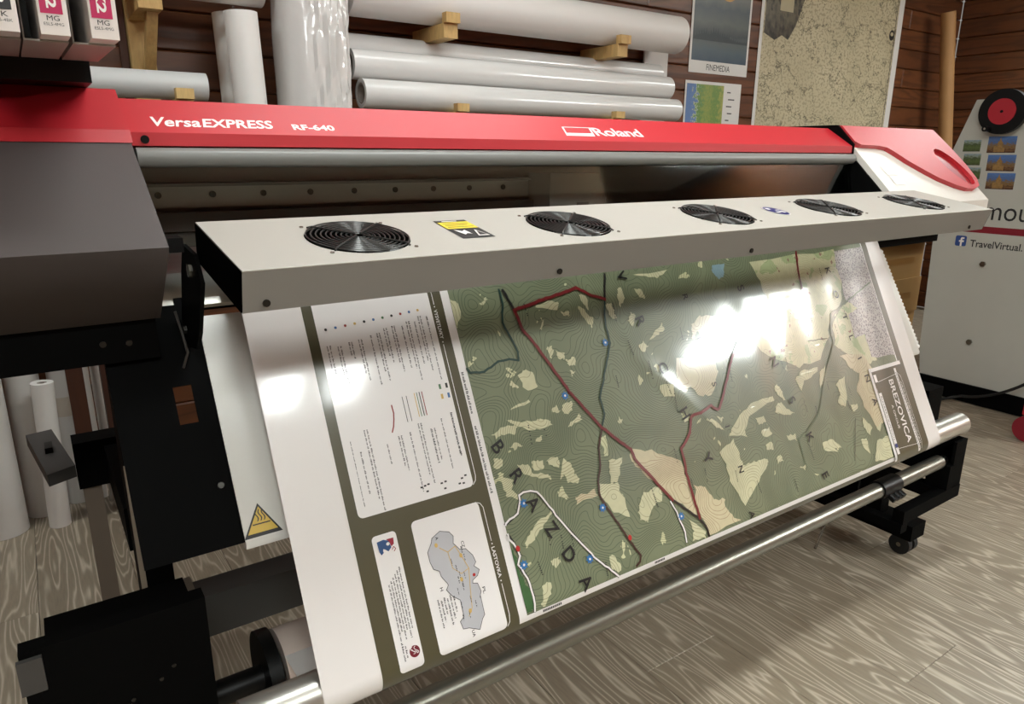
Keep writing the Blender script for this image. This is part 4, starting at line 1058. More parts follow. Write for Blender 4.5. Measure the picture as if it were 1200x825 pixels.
for q in range(11):
    drape('legend_symbol', [ellipse(0.112 + q*0.0155, 0.030 - 0.0012*q, 0.0022, 0.0022, 8)], 0.0011, SW['aebdaecabed'[q]], leg)
for (u, a) in ((0.279, 0.290), (0.272, 0.293), (0.266, 0.300), (0.273, 0.301), (0.243, 0.291), (0.236, 0.292), (0.240, 0.301), (0.214, 0.288), (0.208, 0.289), (0.202, 0.290), (0.210, 0.298)):
    drape('legend_symbol', [rect(u, a, u + 0.0042, a + 0.0026)], 0.0011, SW['a'], leg)
# thin white outlines and headings on the olive border
edge = ribbon([(0.2985, S_MIN + 0.02), (0.2985, 0.012)], 0.0012) + ribbon([(0.2985, 0.080), (0.2985, 0.296), (0.2965, 0.3035), (0.291, 0.3085)], 0.0012)
edge += ribbon([(0.2865, 0.3365), (0.2945, 0.3395), (0.2985, 0.347), (0.2985, 0.400)], 0.0012) + ribbon([(0.2985, 0.468), (0.2985, 0.515), (0.2965, 0.526), (0.292, 0.5315)], 0.0012)
drape('outline', edge, 0.0007, M_pwhite, band)
line_text('VYSVETLIVKY', 0.2955, 0.021, 0.070, 0.0062, M_pwhite, band, 0.0007, bold=0.02)
line_text('LASTOVKA', 0.2955, 0.410, 0.458, 0.0062, M_pwhite, band, 0.0007, bold=0.02)
drape('heading_dots', [ellipse(0.2985, s, 0.0012, 0.0012, 8) for s in (0.016, 0.0755, 0.405, 0.463)], 0.0007, M_pwhite, band)

# region panel with the outline of the country
reg = drape('region_panel', [round_rect(0.1735, 0.336, 0.2915, 0.534, 0.008)], 0.0007, M_pwhite, PRINT)
reg['label'] = 'white panel with a small grey country map'
M_cgrey = mat('print_country_grey', (186, 186, 190), 0.4, coat=0.8)
cn = mm(MAP_POLYS['country'][0])
drape('country', [cn], 0.0010, M_cgrey, reg)
drape('country_border', ribbon(cn + [cn[0]], 0.0009), 0.0012, M_pgrey, reg)
cu_, cs_ = sum(p_[0] for p_ in cn)/len(cn), sum(p_[1] for p_ in cn)/len(cn)
drape('country_roads', ribbon([(cu_-0.022, cs_-0.055), (cu_-0.01, cs_-0.045), (cu_+0.004, cs_-0.05), (cu_+0.012, cs_-0.03), (cu_+0.018, cs_-0.012), (cu_+0.012, cs_+0.02), (cu_+0.008, cs_+0.045), (cu_+0.0, cs_+0.055)], 0.0012) + ribbon([(cu_-0.01, cs_-0.045), (cu_-0.008, cs_-0.02), (cu_+0.004, cs_-0.008), (cu_+0.018, cs_-0.012)], 0.0010), 0.0013, SW['d'], reg)
drape('country_towns', [ellipse(cu_+a, cs_+b, 0.0028, 0.0035, 8) for a, b in ((-0.026, -0.060), (0.010, -0.034), (0.002, 0.0), (0.004, 0.048))], 0.0014, SW['d'], reg)
drape('country_spot', [ellipse(cu_ + 0.024, cs_ + 0.0, 0.0026, 0.0026, 10)], 0.0015, M_pred, reg)
nm_rows = []
for q in range(16):
    a, b = rt.uniform(-0.016, 0.016), rt.uniform(-0.055, 0.05)
    nm_rows += words_row(cu_ + a, cs_ + b, cs_ + b + 0.010, 0.0016, rt)
for q in range(6):
    nm_rows += words_row(0.187 + 0.0052*q, 0.456 + 0.003*(q % 2), 0.498 - 0.008*(q % 3), 0.0026, rt)
drape('small_text', nm_rows, 0.0014, M_ptext, reg)
for ch, u, s in (('A', 0.2065, 0.368), ('H', 0.1955, 0.441), ('PL', 0.2635, 0.462), ('UA', 0.2300, 0.516), ('CZ', 0.2465, 0.386)):
    line_text(ch, u, s, s + 0.005*len(ch), 0.0048, M_ptext, reg, 0.0012, bold=0.01)

# small panel with two emblems
sm = drape('imprint_panel', [round_rect(0.1100, 0.3405, 0.1478, 0.535, 0.006)], 0.0007, M_pwhite, PRINT)
sm['label'] = 'narrow white panel with two emblems'
im = []
for q in range(6):
    im += words_row(0.1195 + 0.0041*q, 0.412 - 0.004*q, 0.492 - 0.006*((q*2) % 4), 0.0024, rt)
im += words_row(0.119, 0.494, 0.522, 0.0026, rt) + words_row(0.1235, 0.500, 0.518, 0.0026, rt)
drape('small_text', im, 0.0010, M_ptext, sm)
M_emb = mat('print_emblem_blue', (46, 78, 124), 0.4); M_embr = mat('print_emblem_red', (150, 34, 52), 0.4)
drape('emblem', [[(0.1165, 0.3495), (0.127, 0.3485), (0.135, 0.352), (0.1365, 0.362), (0.131, 0.3665), (0.126, 0.362), (0.1235, 0.3665), (0.1195, 0.3690), (0.1175, 0.3635)]], 0.0010, M_emb, sm)
drape('emblem', [[(0.131, 0.3490), (0.1425, 0.3495), (0.1415, 0.358), (0.137, 0.361), (0.135, 0.3535)]], 0.0011, M_embr, sm)
drape('emblem', [ellipse(0.1325, 0.3560, 0.0028, 0.0024, 10), ellipse(0.1245, 0.3640, 0.0014, 0.0028, 10)], 0.0013, M_pwhite, sm)
drape('emblem', ribbon([(0.137, 0.3655), (0.140, 0.362), (0.1425, 0.3655), (0.1395, 0.3685)], 0.0010), 0.0012, M_embr, sm)
M_seal = mat('print_seal_red', (112, 20, 36), 0.4)
drape('seal', [ellipse(0.1365, 0.5115, 0.0080, 0.0082, 24)], 0.0010, M_seal, sm)
for q in (-1, 1):
    arc = [(0.1365 + q*0.0026 + 0.0030*math.sin(t_)*(1 if q > 0 else 1), 0.5115 + 0.0050*math.cos(t_*0.5 - 0.2) - 0.002) for t_ in [k_*0.55 for k_ in range(12)]]
    drape('seal_knot', ribbon(arc, 0.0009), 0.0013, M_pwhite, sm)
drape('seal_knot', ribbon([(0.1325, 0.508), (0.1345, 0.511), (0.1385, 0.512), (0.1405, 0.515)], 0.0010), 0.0013, M_pwhite, sm)

# title block, lower right of the map
tb_ = drape('title_block', [rect(1.4165, 0.309, 1.562, 0.5385)], 0.0036, M_pwhite, PRINT)
tb_['label'] = 'title block with the white word BREZOVICA on olive'
drape('title_field', [rect(1.4255, 0.318, 1.5620, 0.5385)], 0.0039, M_olive, tb_)
line_text('BREZOVICA', 1.4855, 0.3480, 0.5080, 0.0215, M_pwhite, tb_, 0.0042, bold=0.016)
line_text('A OKOLIE', 1.4650, 0.4080, 0.4680, 0.0080, M_pwhite, tb_, 0.0042, bold=0.004)
drape('title_rule', [rect(1.4285, 0.326, 1.4395, 0.345), rect(1.4285, 0.372, 1.4395, 0.500), rect(1.4285, 0.508, 1.4395, 0.524), rect(1.5250, 0.324, 1.5340, 0.536)], 0.0042, M_pwhite, tb_)
drape('title_frame', ribbon([(1.4400, 0.345), (1.5250, 0.339)], 0.0010) + ribbon([(1.4400, 0.512), (1.5250, 0.518)], 0.0010) + ribbon([(1.534, 0.336), (1.5445, 0.346), (1.5465, 0.36), (1.5465, 0.515), (1.540, 0.532)], 0.0010), 0.0042, M_pwhite, tb_)
drape('title_hatching', words_row(1.5375, 0.36, 0.52, 0.0040, rt) + words_row(1.4215+0.0045, 0.36, 0.51, 0.0016, rt), 0.0042, M_pwhite, tb_)
drape('title_small_text', words_row(1.5275, 0.335, 0.53, 0.0042, rt) + words_row(1.4320, 0.380, 0.49, 0.0040, rt), 0.0045, M_ptext, tb_)
drape('title_emblem', [star((1.434, 0.5035), 0.0075)], 0.0045, mat('print_emblem_navy', (40, 48, 110), 0.4), tb_)
# grid lettering along the map margin
mar = words_row(ml + 0.003, 0.13, 0.20, 0.0045, rt) + words_row(ml + 0.003, 0.22, 0.33, 0.0045, rt)
mar += [[(a + 0.0, mb_ - 0.0075), (a + 0.0022, mb_ - 0.0075), (a + 0.0022, mb_ - 0.0035), (a, mb_ - 0.0035)] for a in [0.36 + 0.0032*k_ for k_ in range(12)] + [0.61 + 0.0032*k_ for k_ in range(8)]]
drape('margin_text', mar, 0.0010, M_ptext, mapw)

# the wound part behind the roller
core = hollow('wound_roll', W(P_TOP.x + 0.0, 1.0, -0.80), W(P_TOP.x + PWID, 1.0, -0.80), 0.066, 0.040, mat('paper_back_side', (208, 190, 178), 0.55, var=0.03), PRINT)
core['label'] = 'wound end of the sheet, back side out'

# ------------------------------------------------------------------ ink cartridges at the printer's left end
M_ink_mg = mat('label_magenta', (186, 24, 84), 0.45, var=0.03); M_ink_bk = mat('label_black', (34, 34, 36), 0.45, var=0.05)
M_cart = mat('cartridge_translucent_white', (226, 216, 210), 0.4, var=0.03)
M_cside = mat('cartridge_grey_side', (150, 142, 134), 0.45, var=0.06)
hd = box('ink_holder', -0.72, 0.098, 1.105, 1.50, 0.0885, 0.62, M_blackp, PR, bevel=0.003)
for cx in (0.081, 0.038, -0.005):
    box('ink_slot', cx - 0.020, cx + 0.018, 1.098, 1.1045, 0.13, 0.34, M_dgrey, hd, bevel=0.001)
def cartridge(xr, z0, label, cm, code, num):
    t = thing('ink_cartridge', label, 'ink cartridge', W(xr - 0.012, 0.98, z0), 'ink cartridges in the printer')
    tilt = 0.02
    def Q(x_, y, z_): return W(x_, y, z_ + (y - 0.86)*tilt)
    bm = bmesh.new()
    x0_, x1_ = xr - 0.0245, xr
    P = [(0.860, z0), (1.097, z0), (1.097, z0 + 0.155), (0.860, z0 + 0.155)]
    a = [bm.verts.new(Q(x0_, y, z_)) for y, z_ in P]; b = [bm.verts.new(Q(x1_, y, z_)) for y, z_ in P]
    for i_ in range(4): bm.faces.new((a[i_], a[(i_+1) % 4], b[(i_+1) % 4], b[i_]))
    bm.faces.new(a); bm.faces.new(list(reversed(b)))
    bm_obj('case', bm, M_cart, t, bevel=0.0015)
    # grey tray the case slides on
    bm = bmesh.new()
    P = [(0.905, z0 - 0.0022), (1.097, z0 - 0.0022), (1.097, z0 - 0.0002), (0.905, z0 - 0.0002)]
    a = [bm.verts.new(Q(x0_ - 0.014, y, z_)) for y, z_ in P]; b = [bm.verts.new(Q(x1_ + 0.0005, y, z_)) for y, z_ in P]
    for i_ in range(4): bm.faces.new((a[i_], a[(i_+1) % 4], b[(i_+1) % 4], b[i_]))
    bm.faces.new(a); bm.faces.new(list(reversed(b)))
    bm_obj('tray', bm, M_cside, t)
    side = [(0.905, z0), (1.097, z0), (1.097, z0 + 0.15), (0.905, z0 + 0.15)]
    poly_prism('tray_side', [Q(x0_ - 0.014, y, z_) for y, z_ in side], (1, 0, 0), 0.0015, M_cside, t)
    lb = flat_poly('front_label', rect(0.002, 0.0188, 0.0205, 0.15), Q(x0_, 0.8597, z0), (1, 0, 0), (0, 0, 1), cm, t, off=0.0004)
    vs, fs = text_fit('MAX2', 0.052, 0.0085, bold=0.03)
    me = bpy.data.meshes.new('lettering'); o_ = Q(x0_, 0.8597, z0)
    me.from_pydata([o_ + Vector((0.0075 + y, -0.0008, 0.0755 - x_)) for x_, y in vs], [], fs)
    link('lettering', me, M_wprint, t)
    lettering('lettering', code, Q(x0_ + 0.0065, 0.8597, z0 + 0.0126), (1, 0, 0), (0, 0, 1), 0.0105, 0.0046, M_ptext, t)
    lettering('lettering', num, Q(x0_ + 0.0035, 0.8597, z0 + 0.0082), (1, 0, 0), (0, 0, 1), 0.0165, 0.0027, M_pgrey, t)
    return t
cartridge(0.1065, 0.111, 'ink cartridge with magenta label, rightmost of the row', M_ink_mg, 'MG', 'ESL5-4MG')
cartridge(0.0640, 0.111, 'ink cartridge with magenta label between the black one and the rightmost', M_ink_mg, 'MG', 'ESL5-4MG')
cartridge(0.0230, 0.111, 'ink cartridge with black label at the left picture edge', M_ink_bk, 'BK', 'ESL5-4BK')

# ------------------------------------------------------------------ paper rolls on the back wall
M_core = mat('grey_core', (150, 140, 132), 0.7)
def paper_roll(name, label, p0, p1, r, m, group=None, r_in=None, core=True):
    p0, p1 = Vector(p0), Vector(p1)
    c = (p0 + p1)/2
    t = thing(name, label, 'paper roll', c, group)
    ri = r_in or r*0.5
    hollow('paper', p0, p1, r, ri, m, t)
    d = (p1 - p0).normalized()
    hollow('core', p0 - d*0.0 + d*0.001, p1 - d*0.001, ri - 0.0005, ri - 0.006, M_core, t, seg=28)
    return t
G1 = 'paper rolls stored on the wall'
YR = 2.52
paper_roll('paper_roll', 'thick white paper roll lying highest on the wooden brackets', W(1.04, 2.56, 0.555), W(2.69, 2.56, 0.555), 0.082, M_paper, G1, 0.034)
paper_roll('paper_roll', 'slim plastic-wrapped paper roll at the back, just above the middle roll', W(1.03, 2.645, 0.385), W(2.66, 2.645, 0.385), 0.046, M_paperg, G1, 0.03)
paper_roll('paper_roll', 'plastic-wrapped paper roll in the middle of the right-hand stack', W(1.03, 2.535, 0.312), W(2.62, 2.535, 0.312), 0.052, M_paperg, G1, 0.034)
paper_roll('paper_roll', 'wrapped paper roll with open dark core lying lowest behind the red cover', W(1.045, 2.48, 0.211), W(2.625, 2.48, 0.211), 0.050, M_paperg, G1, 0.036)
paper_roll('paper_roll', 'grey paper roll on a single bracket behind the left end cover', W(-0.30, 2.50, 0.205), W(0.535, 2.50, 0.205), 0.041, mat('grey_roll_film', (196, 197, 196), 0.4, var=0.02), G1, 0.025)
paper_roll('paper_roll', 'paper roll lying across the top edge above the upright rolls', W(0.26, 2.50, 0.535), W(0.73, 2.50, 0.535), 0.080, M_paper, G1, 0.034)
paper_roll('upright_paper_roll', 'plain grey-white paper roll standing upright at the wall', W(0.66, 2.44, -0.10), W(0.645, 2.44, 0.425), 0.050, M_paper, G1, 0.02)
paper_roll('upright_paper_roll', 'pale paper tube standing upright behind the plain upright roll', W(0.665, 2.58, -0.10), W(0.655, 2.58, 0.44), 0.062, M_paper, G1, 0.02)
# crinkled wrapped roll standing upright
t = thing('wrapped_roll', 'thick upright roll wrapped in crinkled clear film', 'paper roll', W(0.87, 2.48, -0.1), G1)
rw = random.Random(21)
bm = bmesh.new()
SEG, ROWS = 64, 60
rings = []
for j in range(ROWS + 1):
    zz = -0.1 + 1.05*j/ROWS
    ring = []
    for k_ in range(SEG):
        a_ = 2*PI*k_/SEG
        r = 0.122 + 0.0035*math.sin(5*a_ + 3.1*zz) + 0.003*math.sin(3*a_ - 7*zz)*math.cos(11*zz)
        if math.cos(a_ + 0.95) > 0.55: r += 0.005*math.sin(26*a_ + 9*math.sin(5*zz)) + rw.uniform(-0.0014, 0.0014)
        ring.append(bm.verts.new(W(0.878 + r*math.cos(a_), 2.48 + r*math.sin(a_), zz)))
    rings.append(ring)
for j in range(ROWS):
    for k_ in range(SEG):
        bm.faces.new((rings[j][k_], rings[j][(k_+1) % SEG], rings[j+1][(k_+1) % SEG], rings[j+1][k_]))
bm.faces.new(list(reversed(rings[0]))); bm.faces.new(rings[-1])
bm_obj('film', bm, mat('crinkled_clear_film', (214, 211, 208), 0.18, var=0.04, coat=1.0, coat_rough=0.06, bump=0.6, bscale=30), t, smooth=True)

# brackets: wooden arms with end blocks, and the posts they are screwed to
def bracket(label, xx, z0, y_front, w=0.05, hgt=0.04, lip=0.035, post_z=None):
    t = thing('wood_bracket', label, 'bracket', W(xx, 2.69, z0), 'wooden roll brackets')
    box('arm', xx - w/2, xx + w/2, y_front, 2.7195, z0 - hgt, z0, M_pine, t, bevel=0.002)
    box('lip', xx - w/2, xx + w/2, y_front - 0.02, y_front + 0.012, z0 + 0.0003, z0 + lip, M_pine, t, bevel=0.002)
    return t
bracket('wooden bracket under the highest roll, nearer the wrapped upright roll', 1.405, 0.470, 2.465, 0.058, 0.05, 0.035)
bracket('wooden bracket under the highest roll, nearer the small posters', 2.262, 0.470, 2.465, 0.058, 0.05, 0.035)
bracket('low wooden bracket peeping over the red cover near the wrapped roll', 1.40, 0.158, 2.39, 0.05, 0.04, 0.028)
bracket('low wooden bracket peeping over the red cover above the maker logo', 2.18, 0.158, 2.39, 0.05, 0.04, 0.028)
bracket('wooden bracket holding the grey roll at the left', 0.455, 0.162, 2.43, 0.05, 0.04, 0.03)
t = thing('wood_rack', 'tall pale wooden rack post with a braced arm at upper left', 'rack', W(0.39, 2.7, 0), )
box('post', 0.355, 0.425, 2.655, 2.7195, 0.10, 1.1, M_pine, t, bevel=0.003)
box('arm', 0.358, 0.422, 2.42, 2.6545, 0.405, 0.452, M_pine, t, bevel=0.003)
poly_prism('brace', [W(0.385, y, z_) for y, z_ in ((2.46, 0.404), (2.50, 0.404), (2.654, 0.262), (2.654, 0.215))], (1, 0, 0), 0.03, M_pine, t)
disc('knot_screw', W(0.405, 2.6545, 0.33), (0, -1, 0), 0.006, 0.002, M_screwd, t, 10)
tag(box('wall_strip', 0.330, 0.352, 2.69, 2.7195, -0.2, 1.2, M_post, bevel=0.002), 'narrow dark wooden strip beside the pale rack post', 'strip')
# white board behind the roll ends
tag(box('foam_board', 2.615, 2.775, 2.690, 2.700, -0.2, 0.555, mat('white_foam_board', (226, 224, 222), 0.6), bevel=0.001), 'white board leaning behind the right ends of the stacked rolls', 'board')

# ------------------------------------------------------------------ posters on the wall
YW = Y1 - 0.0035
def wall_sheet(name, label, x0, x1, z0, z1, m, cat, t=0.003, skew=0.0):
    o = thing(name, label, cat, W((x0+x1)/2, YW, z0))
    pts = [(x0, z0), (x1, z0 - skew), (x1, z1 - skew), (x0, z1)]
    poly_prism('sheet', [W(a, YW + 0.0005, b) for a, b in pts], (0, -1, 0), t*0.5, M_paper, o)
    return o
P = lambda x_, z_: W(x_, YW - 0.0012, z_)
EX, EZ = (1, 0, 0), (0, 0, 1)
# foggy landscape poster
po = wall_sheet('landscape_poster', 'poster of a foggy forest with a low sun on the plank wall', 2.955, 3.420, 0.425, 1.05, M_paper, 'poster')
fog = picture_material('foggy_picture', [(0.0, (66, 84, 98)), (0.10, (84, 98, 106)), (0.16, (92, 100, 100)), (0.24, (62, 70, 72)), (0.34, (98, 102, 98)), (0.46, (74, 84, 88)), (0.55, (112, 112, 108)), (0.75, (132, 130, 124)), (1.0, (120, 124, 128))], 7.0, 'Y', 0.10)
flat_poly('picture', rect(0, 0, 0.435, 0.56), P(2.970, 0.485), EX, EZ, fog, po, uvsq=True)
flat_poly('sun', ellipse(0, 0, 0.060, 0.040, 24), P(3.225, 0.825), EX, EZ, mat('poster_sun', (214, 158, 96), 0.5, var=0.1), po, off=0.0008)
rf = random.Random(5)
tr_pts = [(0, 0)]
xx = 0.0
while xx < 0.42:
    h_ = 0.02 + 0.055*max(0, math.sin((xx + 0.02)*9))*rf.uniform(0.5, 1)
    tr_pts += [(xx + 0.004, h_*0.6), (xx + 0.009, h_), (xx + 0.014, h_*0.6)]; xx += 0.018
tr_pts += [(0.43, 0)]
flat_poly('tree_line', tr_pts, P(2.972, 0.585), EX, EZ, mat('poster_trees', (58, 66, 68), 0.5, var=0.15), po, off=0.0008)
lettering('lettering', 'FINEMEDIA', P(3.090, 0.441), EX, EZ, 0.185, 0.030, M_ptext, po)
# small coloured map
cm_ = wall_sheet('coast_map', 'small map with blue sea and green land below the foggy poster', 2.94, 3.385, 0.05, 0.385, M_paper, 'map')
sea = picture_material('coast_map_print', [(0.0, (98, 128, 178)), (0.22, (104, 134, 182)), (0.27, (196, 200, 160)), (0.32, (96, 142, 84)), (0.55, (150, 160, 84)), (0.8, (110, 146, 80)), (1.0, (168, 168, 92))], 16.0, 'X', 0.75)
flat_poly('map_picture', rect(0, 0, 0.29, 0.305), P(2.952, 0.065), EX, EZ, sea, cm_, uvsq=True)
rows2 = []
for q in range(7):
    rw2 = 0.03 + 0.03*((q*3) % 4)/4
    flat_poly('small_text', rect(0, 0, rw2, 0.006), P(3.27 + 0.012*(q % 2), 0.335 - 0.036*q), EX, EZ, M_pgrey, cm_)
# large old map
old = wall_sheet('old_map', 'large yellowed antique map hanging on the wood wall', 3.50, 4.945, 0.02, 1.15, M_paper, 'map', skew=-0.015)
m_old = bpy.data.materials.new('antique_map_print'); m_old.use_nodes = True
nt = m_old.node_tree; b_ = nt.nodes['Principled BSDF']
uvn = N(nt, 'ShaderNodeUVMap'); uvn.uv_map = 'UVMap'
n1 = N(nt, 'ShaderNodeTexNoise'); n1.inputs['Scale'].default_value = 4.0; n1.inputs['Detail'].default_value = 5
nt.links.new(uvn.outputs[0], n1.inputs['Vector'])
c_ = mix_col(nt, n1.outputs['Fac'], lin((170, 158, 126)), lin((216, 204, 172)))
n2 = N(nt, 'ShaderNodeTexNoise'); n2.inputs['Scale'].default_value = 75.0; n2.inputs['Detail'].default_value = 3
nt.links.new(uvn.outputs[0], n2.inputs['Vector'])
f2 = math_node(nt, 'MULTIPLY', math_node(nt, 'GREATER_THAN', n2.outputs['Fac'], 0.54), math_node(nt, 'MULTIPLY', n1.outputs['Fac'], 0.75))
c_ = mix_col(nt, f2, c_, lin((96, 84, 62)))
n3 = N(nt, 'ShaderNodeTexNoise'); n3.inputs['Scale'].default_value = 3.2; n3.inputs['Detail'].default_value = 6; n3.inputs['Roughness'].default_value = 0.62
nt.links.new(uvn.outputs[0], n3.inputs['Vector'])
f3 = math_node(nt, 'LESS_THAN', math_node(nt, 'ABSOLUTE', math_node(nt, 'SUBTRACT', math_node(nt, 'FRACT', math_node(nt, 'MULTIPLY', n3.outputs['Fac'], 7.0)), 0.5)), 0.035)
c_ = mix_col(nt, math_node(nt, 'MULTIPLY', f3, 0.7), c_, lin((70, 62, 48)))
nt.links.new(c_, b_.inputs['Base Color']); b_.inputs['Roughness'].default_value = 0.6
flat_poly('map_picture', [(0, 0), (1.36, 0.015), (1.36, 1.10), (0, 1.09)], P(3.525, 0.04), EX, EZ, m_old, old, uvsq=True)
eng = picture_material('engraved_vignette', [(0.0, (46, 42, 36)), (0.35, (110, 102, 84)), (0.5, (40, 36, 32)), (0.7, (120, 110, 92)), (1.0, (50, 46, 40))], 10.0, 'Y', 0.9)
flat_poly('vignette', [(0, 0), (0.10, -0.03), (0.16, 0.0), (0.22, -0.02), (0.28, 0.06), (0.34, 0.20), (0.36, 0.46), (0, 0.46)], P(3.535, 0.665), EX, EZ, eng, old, off=0.0010, uvsq=True)
flat_poly('vignette_panel', rect(0, 0, 0.12, 0.09), P(3.66, 0.79), EX, EZ, mat('antique_paper', (182, 170, 140), 0.6), old, off=0.0014)
flat_poly('border_line', rect(0, 0, 0.006, 1.08), P(4.862, 0.075), EX, EZ, M_pgrey, old, off=0.0010)
flat_poly('seal_mark', ellipse(0, 0, 0.030, 0.032, 16), P(4.835, 0.765), EX, EZ, M_ptext, old, off=0.0010)
flat_poly('seal_mark', ellipse(0, 0, 0.018, 0.012, 12), P(4.835, 0.772), EX, EZ, mat('antique_paper', (182, 170, 140), 0.6), old, off=0.0014)

# ------------------------------------------------------------------ corner: mailing tube
mt = thing('mailing_tube', 'brown cardboard mailing tube leaning in the far corner', 'tube', W(5.50, 2.55, -1.13))
hollow('tube_wall', W(5.66, 2.50, -H + 0.003), W(5.255, 2.585, 0.93), 0.044, 0.038, M_tubec, mt, 28)
disc('end_cap', W(5.2575, 2.5845, 0.923), (-0.195, 0.041, 0.99), 0.0375, 0.006, M_card, mt, 24)
poly_ = [W(5.330, 2.5215, 0.66), W(5.36, 2.521, 0.66), W(5.315, 2.530, 0.80), W(5.288, 2.531, 0.80)]

# ------------------------------------------------------------------ grey machine at the right
LMx = 3.60
MA = thing('laminating_machine', 'grey machine with red hand wheel and lettered side panel at right', 'machine', (4.0, 1.25, 0))
prof = [(1.588, 0.251), (1.657, 0.03), (1.678, -0.393), (1.66, -0.90), (1.64, -1.04), (0.60, -1.04), (0.58, -0.40), (0.70, 0.10), (0.86, 0.251)]
prism('side_panel', prof, LMx, LMx + 0.05, M_lam, MA, bevel=0.004)
prism('housing', [(1.50, 0.16), (1.58, -0.02), (1.60, -0.40), (1.58, -0.95), (0.70, -0.95), (0.70, -0.4), (0.80, 0.05), (0.95, 0.16)], LMx + 0.0505, LMx + 0.95, M_lam, MA, bevel=0.004)
prism('side_panel', prof, LMx + 0.9505, LMx + 1.0, M_lam, MA, bevel=0.004)
bs = prism('base', [(1.68, -1.0405), (1.70, -1.125), (0.55, -1.125), (0.57, -1.0405)], LMx - 0.012, LMx + 0.06, M_black, MA, bevel=0.003)
box('base_beam', LMx + 0.0605, LMx + 0.95, 1.05, 1.15, -1.12, -1.0, M_black, MA)
prism('base', [(1.68, -1.0405), (1.70, -1.125), (0.55, -1.125), (0.57, -1.0405)], LMx + 0.945, LMx + 1.012, M_black, MA, bevel=0.003)
pn = Vector((-1, 0, 0))
def on_m(y, z_): return W(LMx, y, z_)
# hand wheel
M_wred = mat('wheel_red', (176, 28, 44), 0.4)
hub = tube('hand_wheel', [W(LMx - 0.012, 1.462, 0.194), W(LMx - 0.040, 1.462, 0.194)], 0.094, M_blackp, MA, 48, bevel=0.012)
tube('wheel_shaft', [W(LMx - 0.012, 1.462, 0.194), W(LMx - 0.0005, 1.462, 0.194)], 0.03, M_blackp, MA, 20)
disc('wheel_disc', W(LMx - 0.0402, 1.462, 0.194), (-1, 0, 0), 0.054, 0.004, M_wred, hub, 40)
disc('wheel_screw', W(LMx - 0.0444, 1.462, 0.194), (-1, 0, 0), 0.006, 0.002, M_blackp, hub, 12)
tube('wheel_knob', [W(LMx - 0.0402, 1.505, 0.123), W(LMx - 0.075, 1.505, 0.123)], 0.012, M_blackp, hub, 16, bevel=0.004)
disc('wheel_knob_cap', W(LMx - 0.0752, 1.505, 0.123), (-1, 0, 0), 0.005, 0.003, M_chrome, hub, 10)
# stickers: frame with x to the right of the reader (towards -y), y up
MX, MY = (0, -1, 0), (0, 0, 1)
pic_g = picture_material('sticker_castle_green', [(0.0, (60, 70, 40)), (0.35, (92, 108, 60)), (0.6, (70, 82, 50)), (0.8, (128, 140, 120)), (1.0, (140, 160, 176))], 7.0, 'Y', 0.7)
pic_b = picture_material('sticker_town_blue', [(0.0, (70, 40, 34)), (0.3, (128, 96, 56)), (0.5, (120, 100, 80)), (0.62, (80, 104, 150)), (1.0, (84, 122, 180))], 12.0, 'Y', 0.8)
M_tower = mat('sticker_tower', (150, 116, 66), 0.5, var=0.45, vscale=120)
for q in range(3):
    flat_poly('picture_sticker', rect(0, 0, 0.072, 0.050), on_m(1.612 - 0.009*q, 0.028 - 0.060*q), MX, MY, pic_g, MA, uvsq=True)
    flat_poly('picture_sticker', rect(0, 0, 0.112, 0.070), on_m(1.512 - 0.010*q, 0.022 - 0.078*q), MX, MY, pic_b, MA, uvsq=True)
    flat_poly('sticker_tower', [(0.026, 0.004), (0.070, 0.004), (0.070, 0.022), (0.060, 0.024), (0.059, 0.046), (0.054, 0.050), (0.049, 0.066), (0.045, 0.050), (0.040, 0.046), (0.039, 0.030), (0.026, 0.028)], on_m(1.512 - 0.010*q, 0.022 - 0.078*q), MX, MY, M_tower, MA, off=0.0008)
lettering('lettering', 'mou', on_m(1.475, -0.270), MX, MY, 0.178, 0.056, M_ptext, MA)
M_stripe = mat('stripe_dark_red', (132, 24, 40), 0.45)
flat_poly('stripe', rect(0, 0, 1.00, 0.030), on_m(1.640, -0.330), MX, MY, M_stripe, MA)
M_fb = mat('badge_blue', (52, 78, 140), 0.45)
flat_poly('badge', round_rect(0, 0, 0.048, 0.048, 0.008), on_m(1.578, -0.397), MX, MY, M_fb, MA)
flat_poly('badge_mark', [(0.022, 0.0), (0.030, 0.0), (0.030, 0.019), (0.037, 0.019), (0.038, 0.027), (0.030, 0.027), (0.030, 0.033), (0.038, 0.034), (0.038, 0.041), (0.026, 0.041), (0.022, 0.036), (0.022, 0.027), (0.016, 0.027), (0.016, 0.019), (0.022, 0.019)], on_m(1.578, -0.397), MX, MY, M_wprint, MA, off=0.0008)
lettering('lettering', 'TravelVirtual.', on_m(1.513, -0.396), MX, MY, 0.214, 0.032, M_ptext, MA, bold=0.012)
for y, z_ in ((1.443, -0.468), (1.440, -0.836)):
    disc('panel_bolt', W(LMx - 0.0002, y, z_), (-1, 0, 0), 0.013, 0.010, M_chrome, MA, 6)
# yellow folder and metal ruler leaning behind the wheel
tag(box('yellow_folder', LMx + 0.06, LMx + 0.30, 1.30, 1.33, 0.161, 0.385, mat('yellow_card', (226, 182, 84), 0.55), bevel=0.002), 'yellow folder standing on the grey machine behind the wheel', 'folder')
tag(box('metal_ruler', LMx + 0.32, LMx + 0.37, 1.275, 1.28, 0.161, 0.58, M_alu, bevel=0.0005), 'upright metal ruler beside the yellow folder', 'ruler')
